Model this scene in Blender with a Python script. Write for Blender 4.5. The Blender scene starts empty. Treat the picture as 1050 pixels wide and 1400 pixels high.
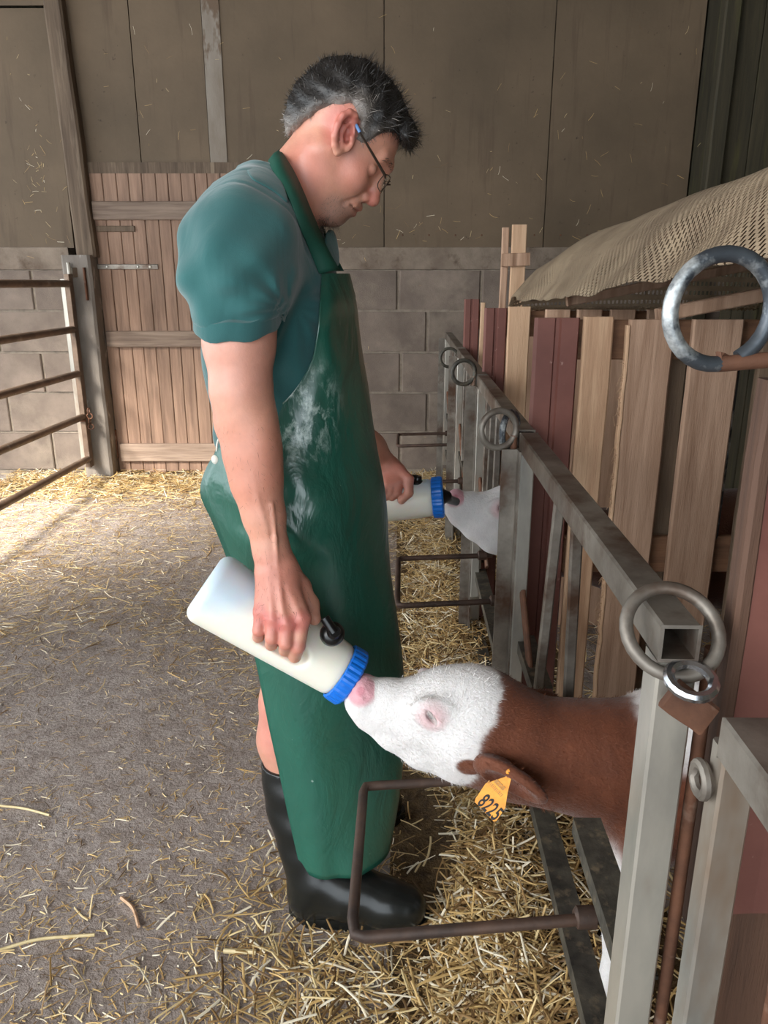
import bpy, bmesh, math, random
import numpy as np
from mathutils import Vector, Matrix
random.seed(7); rng = np.random.default_rng(7)
C = bpy.context.scene.collection

# ------------------------------------------------------------------ camera
CAMH, PITCH, FPX = 1.36, math.radians(17.2), 1051.0
cam = bpy.data.cameras.new('camera'); camo = bpy.data.objects.new('camera', cam); C.objects.link(camo)
camo.location = (0, 0, CAMH); camo.rotation_euler = (math.pi/2 - PITCH, 0, 0)
cam.sensor_fit = 'VERTICAL'; cam.sensor_height = 36.0; cam.lens = FPX/1400*36.0
cam.clip_start = 0.05; cam.clip_end = 200
bpy.context.scene.camera = camo

# ------------------------------------------------------------------ sky, lamps, exposure
sc = bpy.context.scene
w = bpy.data.worlds.new('sky'); sc.world = w; w.use_nodes = True
bg = w.node_tree.nodes['Background']
bg.inputs[0].default_value = (0.86, 0.94, 1.0, 1); bg.inputs[1].default_value = 3.2
def lamp(name, kind, loc, target, energy, color=(1, 1, 1), **kw):
    l = bpy.data.lights.new(name, kind); o = bpy.data.objects.new(name, l); C.objects.link(o)
    o.location = loc; l.energy = energy; l.color = color
    o.rotation_euler = (Vector(target) - Vector(loc)).to_track_quat('-Z', 'Y').to_euler()
    for k, v in kw.items(): setattr(l, k, v)
    return o
lamp('doorway_daylight', 'AREA', (-3.4, -1.6, 2.7), (0.0, 1.9, 0.7), 128, (1.0, 0.98, 0.95), shape='RECTANGLE', size=3.2, size_y=2.2)
lamp('roof_light_beam', 'SPOT', (-3.6, 1.6, 3.4), (-1.75, 4.72, 0.15), 6400, (1.0, 0.95, 0.86), spot_size=math.radians(33), spot_blend=1.0, shadow_soft_size=0.8)
sc.view_settings.view_transform = 'Standard'; sc.view_settings.look = 'None'
sc.view_settings.exposure = 0.17; sc.view_settings.gamma = 1.0; sc.view_settings.use_curve_mapping = False
sc.cycles.max_bounces = 6; sc.cycles.transparent_max_bounces = 12

# ------------------------------------------------------------------ coordinate helpers
cP, sP = math.cos(PITCH), math.sin(PITCH)
def at(px, py, y):                       # point of the room at depth y that a sight line meets
    a, b = (px-525)/FPX, (700-py)/FPX
    d = (a, cP + b*sP, -sP + b*cP); t = y/d[1]
    return np.array((d[0]*t, y, CAMH + d[2]*t))
def xat(px, y, z):
    return (px-525)/FPX*(y*cP - (z-CAMH)*sP)
def lin(r, g=None, b=None):
    if g is None: r, g, b = r
    f = lambda v: (v/255/12.92) if v/255 <= .04045 else ((v/255+.055)/1.055)**2.4
    return (f(r), f(g), f(b))

# ------------------------------------------------------------------ materials
class NT:
    def __init__(s, name):
        s.m = bpy.data.materials.new(name); s.m.use_nodes = True; s.t = s.m.node_tree
        s.b = s.t.nodes['Principled BSDF']; s.out = s.t.nodes['Material Output']
    def n(s, typ, **kw):
        n = s.t.nodes.new(typ)
        for k, v in kw.items():
            if k.startswith('i_'):
                key = k[2:]; key = int(key) if key.isdigit() else key.replace('_', ' ')
                n.inputs[key].default_value = v
            else: setattr(n, k, v)
        return n
    def l(s, a, b): s.t.links.new(a, b)
    def mix(s, fac, a, b, blend='MIX'):
        n = s.n('ShaderNodeMix', data_type='RGBA', blend_type=blend)
        for i, v in ((0, fac), (6, a), (7, b)):
            if isinstance(v, (int, float)): n.inputs[i].default_value = v
            elif isinstance(v, tuple): n.inputs[i].default_value = (*v, 1)
            else: s.l(v, n.inputs[i])
        return n.outputs[2]
    def ramp(s, src, p0, p1, c0=(0, 0, 0), c1=(1, 1, 1)):
        r = s.n('ShaderNodeValToRGB'); e = r.color_ramp.elements
        e[0].position, e[1].position = p0, p1; e[0].color, e[1].color = (*c0, 1), (*c1, 1)
        s.l(src, r.inputs[0]); return r.outputs[0]
    def coords(s, scale=(1, 1, 1), rand=True):
        tc = s.n('ShaderNodeTexCoord'); mp = s.n('ShaderNodeMapping'); mp.inputs['Scale'].default_value = scale
        s.l(tc.outputs['Object'], mp.inputs['Vector'])
        if rand:
            oi = s.n('ShaderNodeObjectInfo'); mu = s.n('ShaderNodeMath', operation='MULTIPLY'); mu.inputs[1].default_value = 37.0
            s.l(oi.outputs['Random'], mu.inputs[0]); s.l(mu.outputs[0], mp.inputs['Location'])
            s.rnd = oi.outputs['Random']
        return mp.outputs[0]
    def noise(s, vec, scale, detail=4, rough=.55, dist=0):
        n = s.n('ShaderNodeTexNoise'); n.inputs['Scale'].default_value = scale; n.inputs['Detail'].default_value = detail
        n.inputs['Roughness'].default_value = rough; n.inputs['Distortion'].default_value = dist
        s.l(vec, n.inputs['Vector']); return n.outputs['Fac']
    def bump(s, h, strength, dist=.01, prev=None):
        n = s.n('ShaderNodeBump'); n.inputs['Strength'].default_value = strength; n.inputs['Distance'].default_value = dist
        s.l(h, n.inputs['Height'])
        if prev is not None: s.l(prev, n.inputs['Normal'])
        s.l(n.outputs[0], s.b.inputs['Normal']); return n.outputs[0]
    def base(s, c):
        if isinstance(c, tuple): s.b.inputs['Base Color'].default_value = (*c, 1)
        else: s.l(c, s.b.inputs['Base Color'])
    def set(s, **kw):
        for k, v in kw.items(): s.b.inputs[k.replace('_', ' ')].default_value = v

def simple(name, c1, c2, scale=8, stretch=(1, 1, 1), rough=.7, metal=0, bump=.3, bdist=.004, fine=60, c3=None, c3amt=(.55, .7), c3scale=3, vary=.25, dist=0):
    t = NT(name); v = t.coords(stretch)
    a = t.noise(v, scale, 6, .6, dist)
    col = t.mix(t.ramp(a, .32, .68), lin(*c1), lin(*c2))
    if c3:
        col = t.mix(t.ramp(t.noise(v, c3scale, 5, .65), *c3amt), col, lin(*c3))
    if vary:
        hs = t.n('ShaderNodeHueSaturation'); mr = t.n('ShaderNodeMapRange'); mr.inputs[3].default_value = 1-vary; mr.inputs[4].default_value = 1+vary
        t.l(t.rnd, mr.inputs[0]); t.l(mr.outputs[0], hs.inputs['Value']); t.l(col, hs.inputs['Color']); col = hs.outputs[0]
    t.base(col); t.set(Roughness=rough, Metallic=metal)
    if bump:
        f = t.noise(v, fine, 4, .6); t.bump(t.mix(.5, a, f), bump, bdist)
    return t.m

def colmat(name, rough=.6, spec=.5, bump=.15, bscale=120, bdist=.002, sub=0, stretch=(1, 1, 1), vary=.18, vscale=25, sheen=0):
    t = NT(name); v = t.coords(stretch, False)
    at_ = t.n('ShaderNodeAttribute'); at_.attribute_name = 'Col'
    n = t.noise(v, vscale, 5, .6)
    mr = t.n('ShaderNodeMapRange'); mr.inputs[3].default_value = 1-vary; mr.inputs[4].default_value = 1+vary; t.l(n, mr.inputs[0])
    hs = t.n('ShaderNodeHueSaturation'); t.l(mr.outputs[0], hs.inputs['Value']); t.l(at_.outputs['Color'], hs.inputs['Color'])
    t.base(hs.outputs[0]); t.set(Roughness=rough, Specular_IOR_Level=spec, Sheen_Weight=sheen)
    if sub: t.set(Subsurface_Weight=sub, Subsurface_Scale=.006); t.b.inputs['Subsurface Radius'].default_value = (1, .35, .2)
    if bump: t.bump(t.noise(v, bscale, 4, .6), bump, bdist)
    return t.m

MT = {}
def build_materials():
    # floor: trodden earth and concrete with pale patches
    t = NT('trodden_floor'); v = t.coords(rand=False)
    a = t.noise(v, 1.6, 8, .62); b = t.noise(v, 14, 8, .7); c = t.noise(v, 70, 5, .7)
    col = t.mix(t.ramp(a, .35, .65), lin(164, 149, 140), lin(188, 175, 168))
    col = t.mix(t.ramp(b, .45, .75), col, lin(126, 110, 98))
    col = t.mix(t.ramp(t.noise(v, 5, 9, .75), .6, .75), col, lin(196, 188, 184))
    col = t.mix(t.ramp(c, .5, .72), col, lin(140, 124, 112))
    vo = t.n('ShaderNodeTexVoronoi', feature='DISTANCE_TO_EDGE'); vo.inputs['Scale'].default_value = 3.2; t.l(v, vo.inputs['Vector'])
    t.base(col); t.set(Roughness=.82)
    nb = t.bump(t.mix(.45, b, c), 1.0, .03); t.bump(t.noise(v, 4, 3, .5), .5, .05, nb); MT['floor'] = t.m
    # straw
    t = NT('straw'); ca = t.n('ShaderNodeAttribute'); ca.attribute_name = 'Col'
    t.base(ca.outputs['Color']); t.set(Roughness=.45, Specular_IOR_Level=.4)
    MT['straw'] = t.m
    MT['stalk'] = simple('pale_stalk', (232, 214, 168), (206, 184, 132), 30, rough=.5, bump=0, vary=.1)
    MT['strawbase'] = simple('straw_litter_base', (112, 88, 54), (70, 52, 32), 40, rough=.9, bump=1, bdist=.02, fine=120, vary=0)
    MT['block'] = simple('concrete_block', (132, 118, 107), (104, 92, 83), 5, rough=.92, bump=.8, bdist=.006, fine=170, c3=(150, 137, 122), c3scale=2.2, c3amt=(.56, .78), vary=.1)
    MT['mortar'] = simple('mortar', (158, 145, 130), (124, 112, 100), 20, rough=.95, bump=.6, bdist=.004, vary=0)
    MT['band'] = simple('rendered_band', (140, 126, 112), (104, 90, 78), 6, (1, 1, 1), rough=.95, bump=.8, bdist=.008, c3=(80, 64, 50), c3scale=9, c3amt=(.55, .75), vary=.05)
    MT['jamb'] = simple('concrete_jamb', (132, 124, 116), (108, 100, 92), 4, (3, 3, 1), rough=.9, bump=.5, c3=(168, 162, 155), c3scale=5, c3amt=(.6, .7), vary=0)
    t = NT('fibreboard'); v = t.coords((1, 1, 1))
    col = t.mix(t.ramp(t.noise(v, 1.3, 6, .6), .3, .7), lin(112, 94, 74), lin(86, 72, 55))
    col = t.mix(t.ramp(t.noise(v, 26, 3, .6), .68, .78), col, lin(60, 46, 34))
    v2 = t.coords((6, 6, .5)); col = t.mix(t.ramp(t.noise(v2, 2.5, 5, .6), .58, .85), col, lin(74, 58, 44))
    t.base(col); t.set(Roughness=.75); t.bump(t.noise(v, 40, 5, .6), .25, .004); MT['fibre'] = t.m
    MT['pale'] = simple('flaking_board', (150, 142, 132), (122, 110, 97), 3, (2, 1, .7), rough=.85, bump=.5, c3=(104, 86, 70), c3scale=2.5, c3amt=(.55, .6), vary=0)
    def wood(name, c1, c2, c3, sv=(14, 14, .9), **kw):
        d = dict(scale=2.4, rough=.8, bump=.55, bdist=.004, fine=26, c3=c3, c3amt=(.55, .75), c3scale=1.4, dist=.6); d.update(kw)
        return simple(name, c1, c2, stretch=sv, **d)
    MT['timber'] = wood('old_timber', (104, 88, 72), (70, 56, 44), (128, 112, 94))
    MT['door'] = wood('door_board', (158, 128, 108), (126, 100, 84), (104, 82, 68), vary=.12)
    MT['ledge'] = wood('door_ledge', (156, 136, 120), (116, 97, 84), (92, 74, 62), (.9, 14, 14))
    MT['pallet'] = wood('pallet_wood', (196, 162, 137), (158, 124, 100), (116, 84, 62), vary=.22)
    MT['fresh'] = wood('sawn_wood', (222, 186, 152), (194, 154, 122), (160, 120, 90), vary=.1)
    MT['palletx'] = wood('pallet_cross_wood', (128, 92, 66), (98, 68, 48), (74, 50, 35), (.9, 14, 14))
    MT['greywood'] = wood('grey_wood', (124, 104, 84), (96, 78, 62), (74, 58, 44))
    MT['dark'] = wood('dark_board', (72, 64, 46), (50, 46, 32), (86, 82, 46))
    MT['red'] = simple('red_brown_sheet', (124, 78, 68), (106, 64, 56), 6, rough=.6, bump=.15, c3=(160, 128, 118), c3scale=45, c3amt=(.66, .74), vary=.08)
    MT['galv'] = simple('galvanised_steel', (188, 182, 170), (136, 134, 128), 7, (1, 1, .35), rough=.36, metal=.5, bump=.12, c3=(132, 106, 82), c3scale=4, c3amt=(.5, .68), vary=.12)
    MT['worn'] = simple('worn_steel', (150, 143, 133), (98, 90, 82), 9, rough=.5, metal=.55, bump=.35, c3=(84, 62, 48), c3scale=6, c3amt=(.5, .66), vary=.12)
    MT['blackiron'] = simple('tarred_iron', (92, 88, 78), (50, 48, 45), 26, rough=.55, metal=.3, bump=.7, bdist=.004, c3=(118, 106, 88), c3scale=34, c3amt=(.55, .68), vary=.15)
    MT['darkrust'] = simple('dark_rusty_bar', (92, 70, 58), (58, 46, 40), 16, rough=.6, metal=.3, bump=.5, c3=(128, 112, 100), c3scale=9, c3amt=(.6, .75), vary=.1)
    MT['brownedge'] = wood('shaded_brown_board', (98, 70, 54), (76, 54, 42), (60, 42, 32))  # darkened brown: shade on the near partition is put into the colour
    MT['rust'] = simple('rusty_steel', (122, 82, 60), (84, 56, 42), 16, rough=.75, metal=.25, bump=.5, c3=(150, 128, 112), c3scale=9, c3amt=(.55, .7), vary=.1)
    MT['bluerod'] = simple('weathered_ring_steel', (92, 98, 104), (58, 62, 68), 12, rough=.42, metal=.6, bump=.35, c3=(190, 194, 194), c3scale=22, c3amt=(.52, .66), vary=.1)
    MT['brownpipe'] = simple('gate_pipe_steel', (120, 100, 84), (84, 68, 56), 10, rough=.5, metal=.45, bump=.2, c3=(150, 142, 136), c3scale=8, c3amt=(.6, .75), vary=.08)
    MT['chrome'] = simple('bright_link_steel', (200, 202, 205), (150, 152, 156), 10, rough=.22, metal=.95, bump=0, vary=0)
    MT['void'] = simple('dark_hole', (22, 18, 14), (12, 10, 8), 8, rough=.95, bump=0, vary=0)
    # perforated cover
    t = NT('perforated_cover'); uv = t.n('ShaderNodeTexCoord'); br = t.n('ShaderNodeTexBrick'); t.l(uv.outputs['UV'], br.inputs['Vector'])
    for k, vv in (('Color1', (0, 0, 0, 1)), ('Color2', (0, 0, 0, 1)), ('Mortar', (1, 1, 1, 1)), ('Scale', 1.0), ('Mortar Size', .0042), ('Brick Width', .0190), ('Row Height', .0140), ('Mortar Smooth', .3)): br.inputs[k].default_value = vv
    v = t.coords(rand=False); n1 = t.noise(v, 5, 6, .6)
    t.base(t.mix(t.ramp(n1, .35, .7), lin(176, 155, 128), lin(132, 113, 92))); t.set(Roughness=.9)
    t.bump(t.mix(.6, br.outputs['Color'], t.noise(v, 90, 4, .6)), .5, .004)
    tr = t.n('ShaderNodeBsdfTransparent'); ms = t.n('ShaderNodeMixShader')
    mx = t.n('ShaderNodeMath', operation='GREATER_THAN'); mx.inputs[1].default_value = .5; t.l(br.outputs['Color'], mx.inputs[0])
    t.l(mx.outputs[0], ms.inputs[0]); t.l(tr.outputs[0], ms.inputs[1]); t.l(t.b.outputs[0], ms.inputs[2]); t.l(ms.outputs[0], t.out.inputs[0])
    MT['cover'] = t.m
    # person
    MT['skin'] = colmat('skin', .42, .5, .3, 260, .0015, .18, vary=.12, vscale=45)
    t = NT('polo_cotton'); v = t.coords(rand=False)
    t.base(t.mix(t.ramp(t.noise(v, 4, 5, .6), .3, .7), lin(34, 84, 85), lin(45, 99, 98))); t.set(Roughness=.92, Sheen_Weight=.35)
    nb = t.bump(t.noise(v, 420, 2, .5), .3, .001); v2 = t.coords((1.6, 2, .7), False); t.bump(t.noise(v2, 9, 2, .5, .8), .35, .012, nb); MT['polo'] = t.m
    t = NT('apron_pvc'); v = t.coords((1.6, 1.6, .8), False)
    stain_glare = t.ramp(t.noise(v, 26, 8, .75, .4), .5, .62)  # pale smear: dried milk, with some glare put into the colour
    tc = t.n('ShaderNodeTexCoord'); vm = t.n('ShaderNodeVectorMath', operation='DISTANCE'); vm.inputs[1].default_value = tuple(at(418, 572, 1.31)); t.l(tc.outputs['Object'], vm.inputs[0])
    near = t.ramp(vm.outputs['Value'], .02, .11, (1, 1, 1), (0, 0, 0)); mk = t.mix(1.0, stain_glare, near, 'MULTIPLY')
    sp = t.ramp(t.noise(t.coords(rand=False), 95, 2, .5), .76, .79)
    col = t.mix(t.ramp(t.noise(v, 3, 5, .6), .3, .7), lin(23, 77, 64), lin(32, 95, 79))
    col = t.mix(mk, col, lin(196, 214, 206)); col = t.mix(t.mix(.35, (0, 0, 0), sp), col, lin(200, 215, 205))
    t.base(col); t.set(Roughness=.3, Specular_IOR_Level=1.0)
    nb = t.bump(t.noise(v, 7, 4, .55, 1.2), .32, .02); t.bump(t.noise(v, 38, 3, .6, .8), .16, .005, nb); MT['apron'] = t.m
    MT['strap'] = simple('apron_strap', (24, 84, 68), (18, 72, 58), 6, rough=.65, bump=.1, vary=0)
    MT['rubber'] = simple('black_rubber', (30, 32, 30), (18, 20, 20), 9, rough=.26, bump=.12, bdist=.004, c3=(62, 60, 52), c3scale=4, c3amt=(.62, .8), vary=0)
    MT['shorts'] = simple('dark_shorts', (40, 48, 60), (30, 36, 46), 8, rough=.9, vary=0)
    MT['hair'] = colmat('hair', .42, .5, .4, 300, .002, 0, (1, 1, 1), .3, 90)
    MT['frame'] = simple('glasses_metal', (84, 70, 60), (56, 46, 40), 9, rough=.35, metal=.5, bump=0, vary=0)
    MT['tip'] = simple('glasses_tip', (110, 150, 200), (90, 130, 185), 9, rough=.35, bump=0, vary=0)
    t = NT('lens_glass'); t.base((1, 1, 1)); t.set(Transmission_Weight=.96, Roughness=.03, IOR=1.05, Alpha=.35); MT['lens'] = t.m
    MT['thread'] = simple('white_cord', (220, 216, 205), (190, 186, 176), 9, rough=.8, bump=0, vary=0)
    # bottle: milk fills it up to a level, the plastic above is bluish
    def bottle_mat(name, level):
        t = NT(name); tc = t.n('ShaderNodeNewGeometry'); sx = t.n('ShaderNodeSeparateXYZ'); t.l(tc.outputs['Position'], sx.inputs[0])
        mr = t.n('ShaderNodeMapRange'); mr.inputs[1].default_value = level-.02; mr.inputs[2].default_value = level+.02; t.l(sx.outputs[2], mr.inputs[0])
        t.base(t.mix(mr.outputs[0], lin(238, 234, 220), lin(200, 218, 230))); t.set(Roughness=.36, Subsurface_Weight=.25, Subsurface_Scale=.01)
        return t.m
    MT['bottle'] = bottle_mat('milk_filled_plastic', .815); MT['bottle2'] = bottle_mat('milk_filled_plastic_far', .83)
    MT['cap'] = simple('blue_plastic', (20, 120, 222), (14, 106, 208), 6, rough=.3, bump=0, vary=0)
    MT['blackplastic'] = simple('black_plastic', (22, 22, 24), (14, 14, 15), 6, rough=.3, bump=0, vary=0)
    MT['milkdrop'] = simple('milk', (244, 240, 228), (236, 230, 216), 6, rough=.3, bump=0, vary=0)
    # calves
    MT['coat'] = colmat('calf_coat', .7, .3, .55, 160, .004, .05, (1, 1, 1), .16, 30, .2)
    MT['fur'] = colmat('calf_fur', .6, .3, 0, 100, .002, 0, (1, 1, 1), .1, 30, 0)
    MT['eye'] = simple('calf_eye', (30, 28, 30), (20, 18, 20), 6, rough=.08, bump=0, vary=0)
    MT['lash'] = simple('eyelash', (214, 208, 204), (180, 172, 170), 6, rough=.6, bump=0, vary=0)
    t = NT('ear_tag_plastic'); v = t.coords(rand=False)
    t.base(t.mix(t.ramp(t.noise(v, 60, 4, .6), .4, .7), lin(246, 164, 50), lin(228, 140, 36))); t.set(Roughness=.45); MT['tag'] = t.m
    MT['print'] = simple('tag_print', (28, 20, 14), (20, 14, 10), 6, rough=.6, bump=0, vary=0)
    MT['faint'] = simple('faint_tag_print', (196, 140, 66), (176, 128, 70), 60, rough=.6, bump=0, vary=0)
build_materials()

# ------------------------------------------------------------------ object helpers
def link(name, me, mat=None, parent=None, kind=None, smooth=False):
    o = bpy.data.objects.new(name, me); C.objects.link(o)
    if mat is not None: me.materials.append(mat if not isinstance(mat, str) else MT[mat])
    if parent is not None:
        o.parent = parent
        if parent.type == 'EMPTY': o.matrix_parent_inverse = Matrix.Translation(-parent.location)
    if kind: o['kind'] = kind
    if smooth and len(me.polygons): me.polygons.foreach_set('use_smooth', [True]*len(me.polygons))
    return o
def tag(o, label=None, cat=None, group=None, kind=None):
    if label: o['label'] = label
    if cat: o['category'] = cat
    if group: o['group'] = group
    if kind: o['kind'] = kind
    return o
def empty(name, loc, label=None, cat=None, group=None, kind=None):
    o = bpy.data.objects.new(name, None); C.objects.link(o); o.location = loc; o.empty_display_size = .1
    return tag(o, label, cat, group, kind)

class MB:                                # collects one mesh in world space
    def __init__(s): s.v = []; s.f = []
    def add(s, vs, fs):
        n = len(s.v); s.v += [tuple(map(float, p)) for p in vs]; s.f += [tuple(i+n for i in q) for q in fs]; return s
    def extrude(s, prof, a, b, up=(0, 0, 1), segs=1, jit=0, cap=True, seed=0, taper=1.0):
        a, b = Vector(a), Vector(b); d = (b-a).normalized(); up = Vector(up)
        x = up.cross(d)
        if x.length < 1e-4: x = Vector((1, 0, 0))
        x.normalize(); u = d.cross(x); r = random.Random(seed); n = len(prof); vs, fs = [], []
        for i in range(segs+1):
            t = i/segs; c = a.lerp(b, t); jx, jw = (r.uniform(-jit, jit), 1+r.uniform(-jit, jit)*6) if jit else (0, 1)
            k = 1+(taper-1)*t
            for (p, q) in prof: vs.append(c + x*(p*jw*k+jx) + u*q*k)
        for i in range(segs):
            for j in range(n): fs.append((i*n+j, i*n+(j+1) % n, (i+1)*n+(j+1) % n, (i+1)*n+j))
        if cap: fs += [tuple(reversed(range(n))), tuple(range(segs*n, segs*n+n))]
        return s.add(vs, fs)
    def bar(s, a, b, wd, ht, up=(0, 0, 1), ch=.003, **kw):
        x, y = wd/2, ht/2; ch = min(ch, x*.6, y*.6)
        return s.extrude([(-x+ch, -y), (x-ch, -y), (x, -y+ch), (x, y-ch), (x-ch, y), (-x+ch, y), (-x, y-ch), (-x, -y+ch)], a, b, up, **kw)
    def angle(s, a, b, wd, ht, t=.005, up=(0, 0, 1), flip=1, **kw):
        p = [(0, 0), (wd*flip, 0), (wd*flip, t), (t*flip, t), (t*flip, ht), (0, ht)]
        if flip < 0: p = p[::-1]
        return s.extrude(p, a, b, up, **kw)
    def hollow(s, a, b, wd, ht, t=.004, up=(0, 0, 1)):
        s.bar(a, b, wd, ht, up, cap=False)
        x, y = wd/2-t, ht/2-t; inner = [(-x, -y), (-x, y), (x, y), (x, -y)]
        s.extrude(inner, a, b, up, cap=False)
        a, b = Vector(a), Vector(b); d = (b-a).normalized(); X = Vector(up).cross(d).normalized(); U = d.cross(X)
        for c in (a, b):
            o = [c+X*p+U*q for p, q in ((-wd/2, -ht/2), (wd/2, -ht/2), (wd/2, ht/2), (-wd/2, ht/2))]
            i = [c+X*p+U*q for p, q in ((-x, -y), (x, -y), (x, y), (-x, y))]
            s.add(o+i, [(k, (k+1) % 4, 4+(k+1) % 4, 4+k) for k in range(4)])
        return s
    def tube(s, pts, r, n=10, closed=False, cap=True):
        P = [Vector(p) for p in pts]; m = len(P); R = r if hasattr(r, '__len__') else [r]*m; vs, fs = [], []
        t0 = (P[1]-P[0]).normalized(); x = t0.orthogonal().normalized()
        for i in range(m):
            t = ((P[(i+1) % m]-P[i-1]) if closed or 0 < i < m-1 else (P[1]-P[0] if i == 0 else P[-1]-P[-2])).normalized()
            x = (x - t*x.dot(t)).normalized(); y = t.cross(x)
            for j in range(n):
                a = 2*math.pi*j/n; vs.append(P[i] + (x*math.cos(a)+y*math.sin(a))*R[i])
        for i in range(m if closed else m-1):
            k = (i+1) % m
            for j in range(n): fs.append((i*n+j, i*n+(j+1) % n, k*n+(j+1) % n, k*n+j))
        if cap and not closed: fs += [tuple(reversed(range(n))), tuple(range((m-1)*n, m*n))]
        return s.add(vs, fs)
    def lathe(s, a, b, prof, n=24, cap=True):       # prof: (t along a-b in metres, radius)
        a, b = Vector(a), Vector(b); d = (b-a).normalized()
        pts = [a+d*t for t, _ in prof]; x = d.orthogonal().normalized(); y = d.cross(x); vs, fs = [], []
        for p, (_, r) in zip(pts, prof):
            for j in range(n):
                an = 2*math.pi*j/n; vs.append(p+(x*math.cos(an)+y*math.sin(an))*r)
        for i in range(len(prof)-1):
            for j in range(n): fs.append((i*n+j, i*n+(j+1) % n, (i+1)*n+(j+1) % n, (i+1)*n+j))
        if cap: fs += [tuple(reversed(range(n))), tuple(range((len(prof)-1)*n, len(prof)*n))]
        return s.add(vs, fs)
    def ball(s, c, r, n=12):
        c = Vector(c); prof = [(-r*math.cos(math.pi*i/8)+r, max(r*math.sin(math.pi*i/8), r*.02)) for i in range(9)]
        return s.lathe(c-Vector((0, 0, r)), c+Vector((0, 0, r)), prof, n)
    def build(s, name, mat, parent=None, kind=None, smooth=False):
        me = bpy.data.meshes.new(name); me.from_pydata(s.v, [], s.f); me.update()
        if smooth:
            me.polygons.foreach_set('use_smooth', [True]*len(me.polygons))
            me.set_sharp_from_angle(angle=math.radians(40))
        return link(name, me, mat, parent, kind)
def box(lo, hi, ch=.004):
    a = ((lo[0]+hi[0])/2, (lo[1]+hi[1])/2, lo[2]); b = (a[0], a[1], hi[2])
    return MB().bar(a, b, hi[0]-lo[0], hi[1]-lo[1], up=(0, -1, 0), ch=ch)
def ring_pts(c, r, ax1, ax2, n=28, a0=0, a1=2*math.pi, closed=True):
    c, ax1, ax2 = Vector(c), Vector(ax1).normalized(), Vector(ax2).normalized()
    m = n if closed else n-1
    return [c+(ax1*math.cos(a0+(a1-a0)*i/m)+ax2*math.sin(a0+(a1-a0)*i/m))*r for i in range(n)]
def smooth_path(pts, k=6):
    P = np.array(pts, float); out = []
    Q = np.vstack([2*P[0]-P[1], P, 2*P[-1]-P[-2]])
    for i in range(1, len(Q)-2):
        for t in np.linspace(0, 1, k, endpoint=False):
            a, b, c, d = Q[i-1], Q[i], Q[i+1], Q[i+2]
            out.append(.5*((2*b)+(-a+c)*t+(2*a-5*b+4*c-d)*t*t+(-a+3*b-3*c+d)*t**3))
    out.append(P[-1]); return np.array(out)
def np_mesh(name, V, F, mat, parent=None, kind=None, smooth=False, col=None):
    me = bpy.data.meshes.new(name); n = F.shape[1]
    me.vertices.add(len(V)); me.vertices.foreach_set('co', np.ascontiguousarray(V, np.float32).ravel())
    me.loops.add(F.size); me.loops.foreach_set('vertex_index', np.ascontiguousarray(F, np.int32).ravel())
    me.polygons.add(len(F)); me.polygons.foreach_set('loop_start', np.arange(0, F.size, n, dtype=np.int32))
    me.update(calc_edges=True); me.validate()
    if col is not None:
        ca = me.color_attributes.new('Col', 'FLOAT_COLOR', 'POINT')
        ca.data.foreach_set('color', np.hstack([col, np.ones((len(V), 1))]).astype(np.float32).ravel())
    return link(name, me, mat, parent, kind, smooth)

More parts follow.
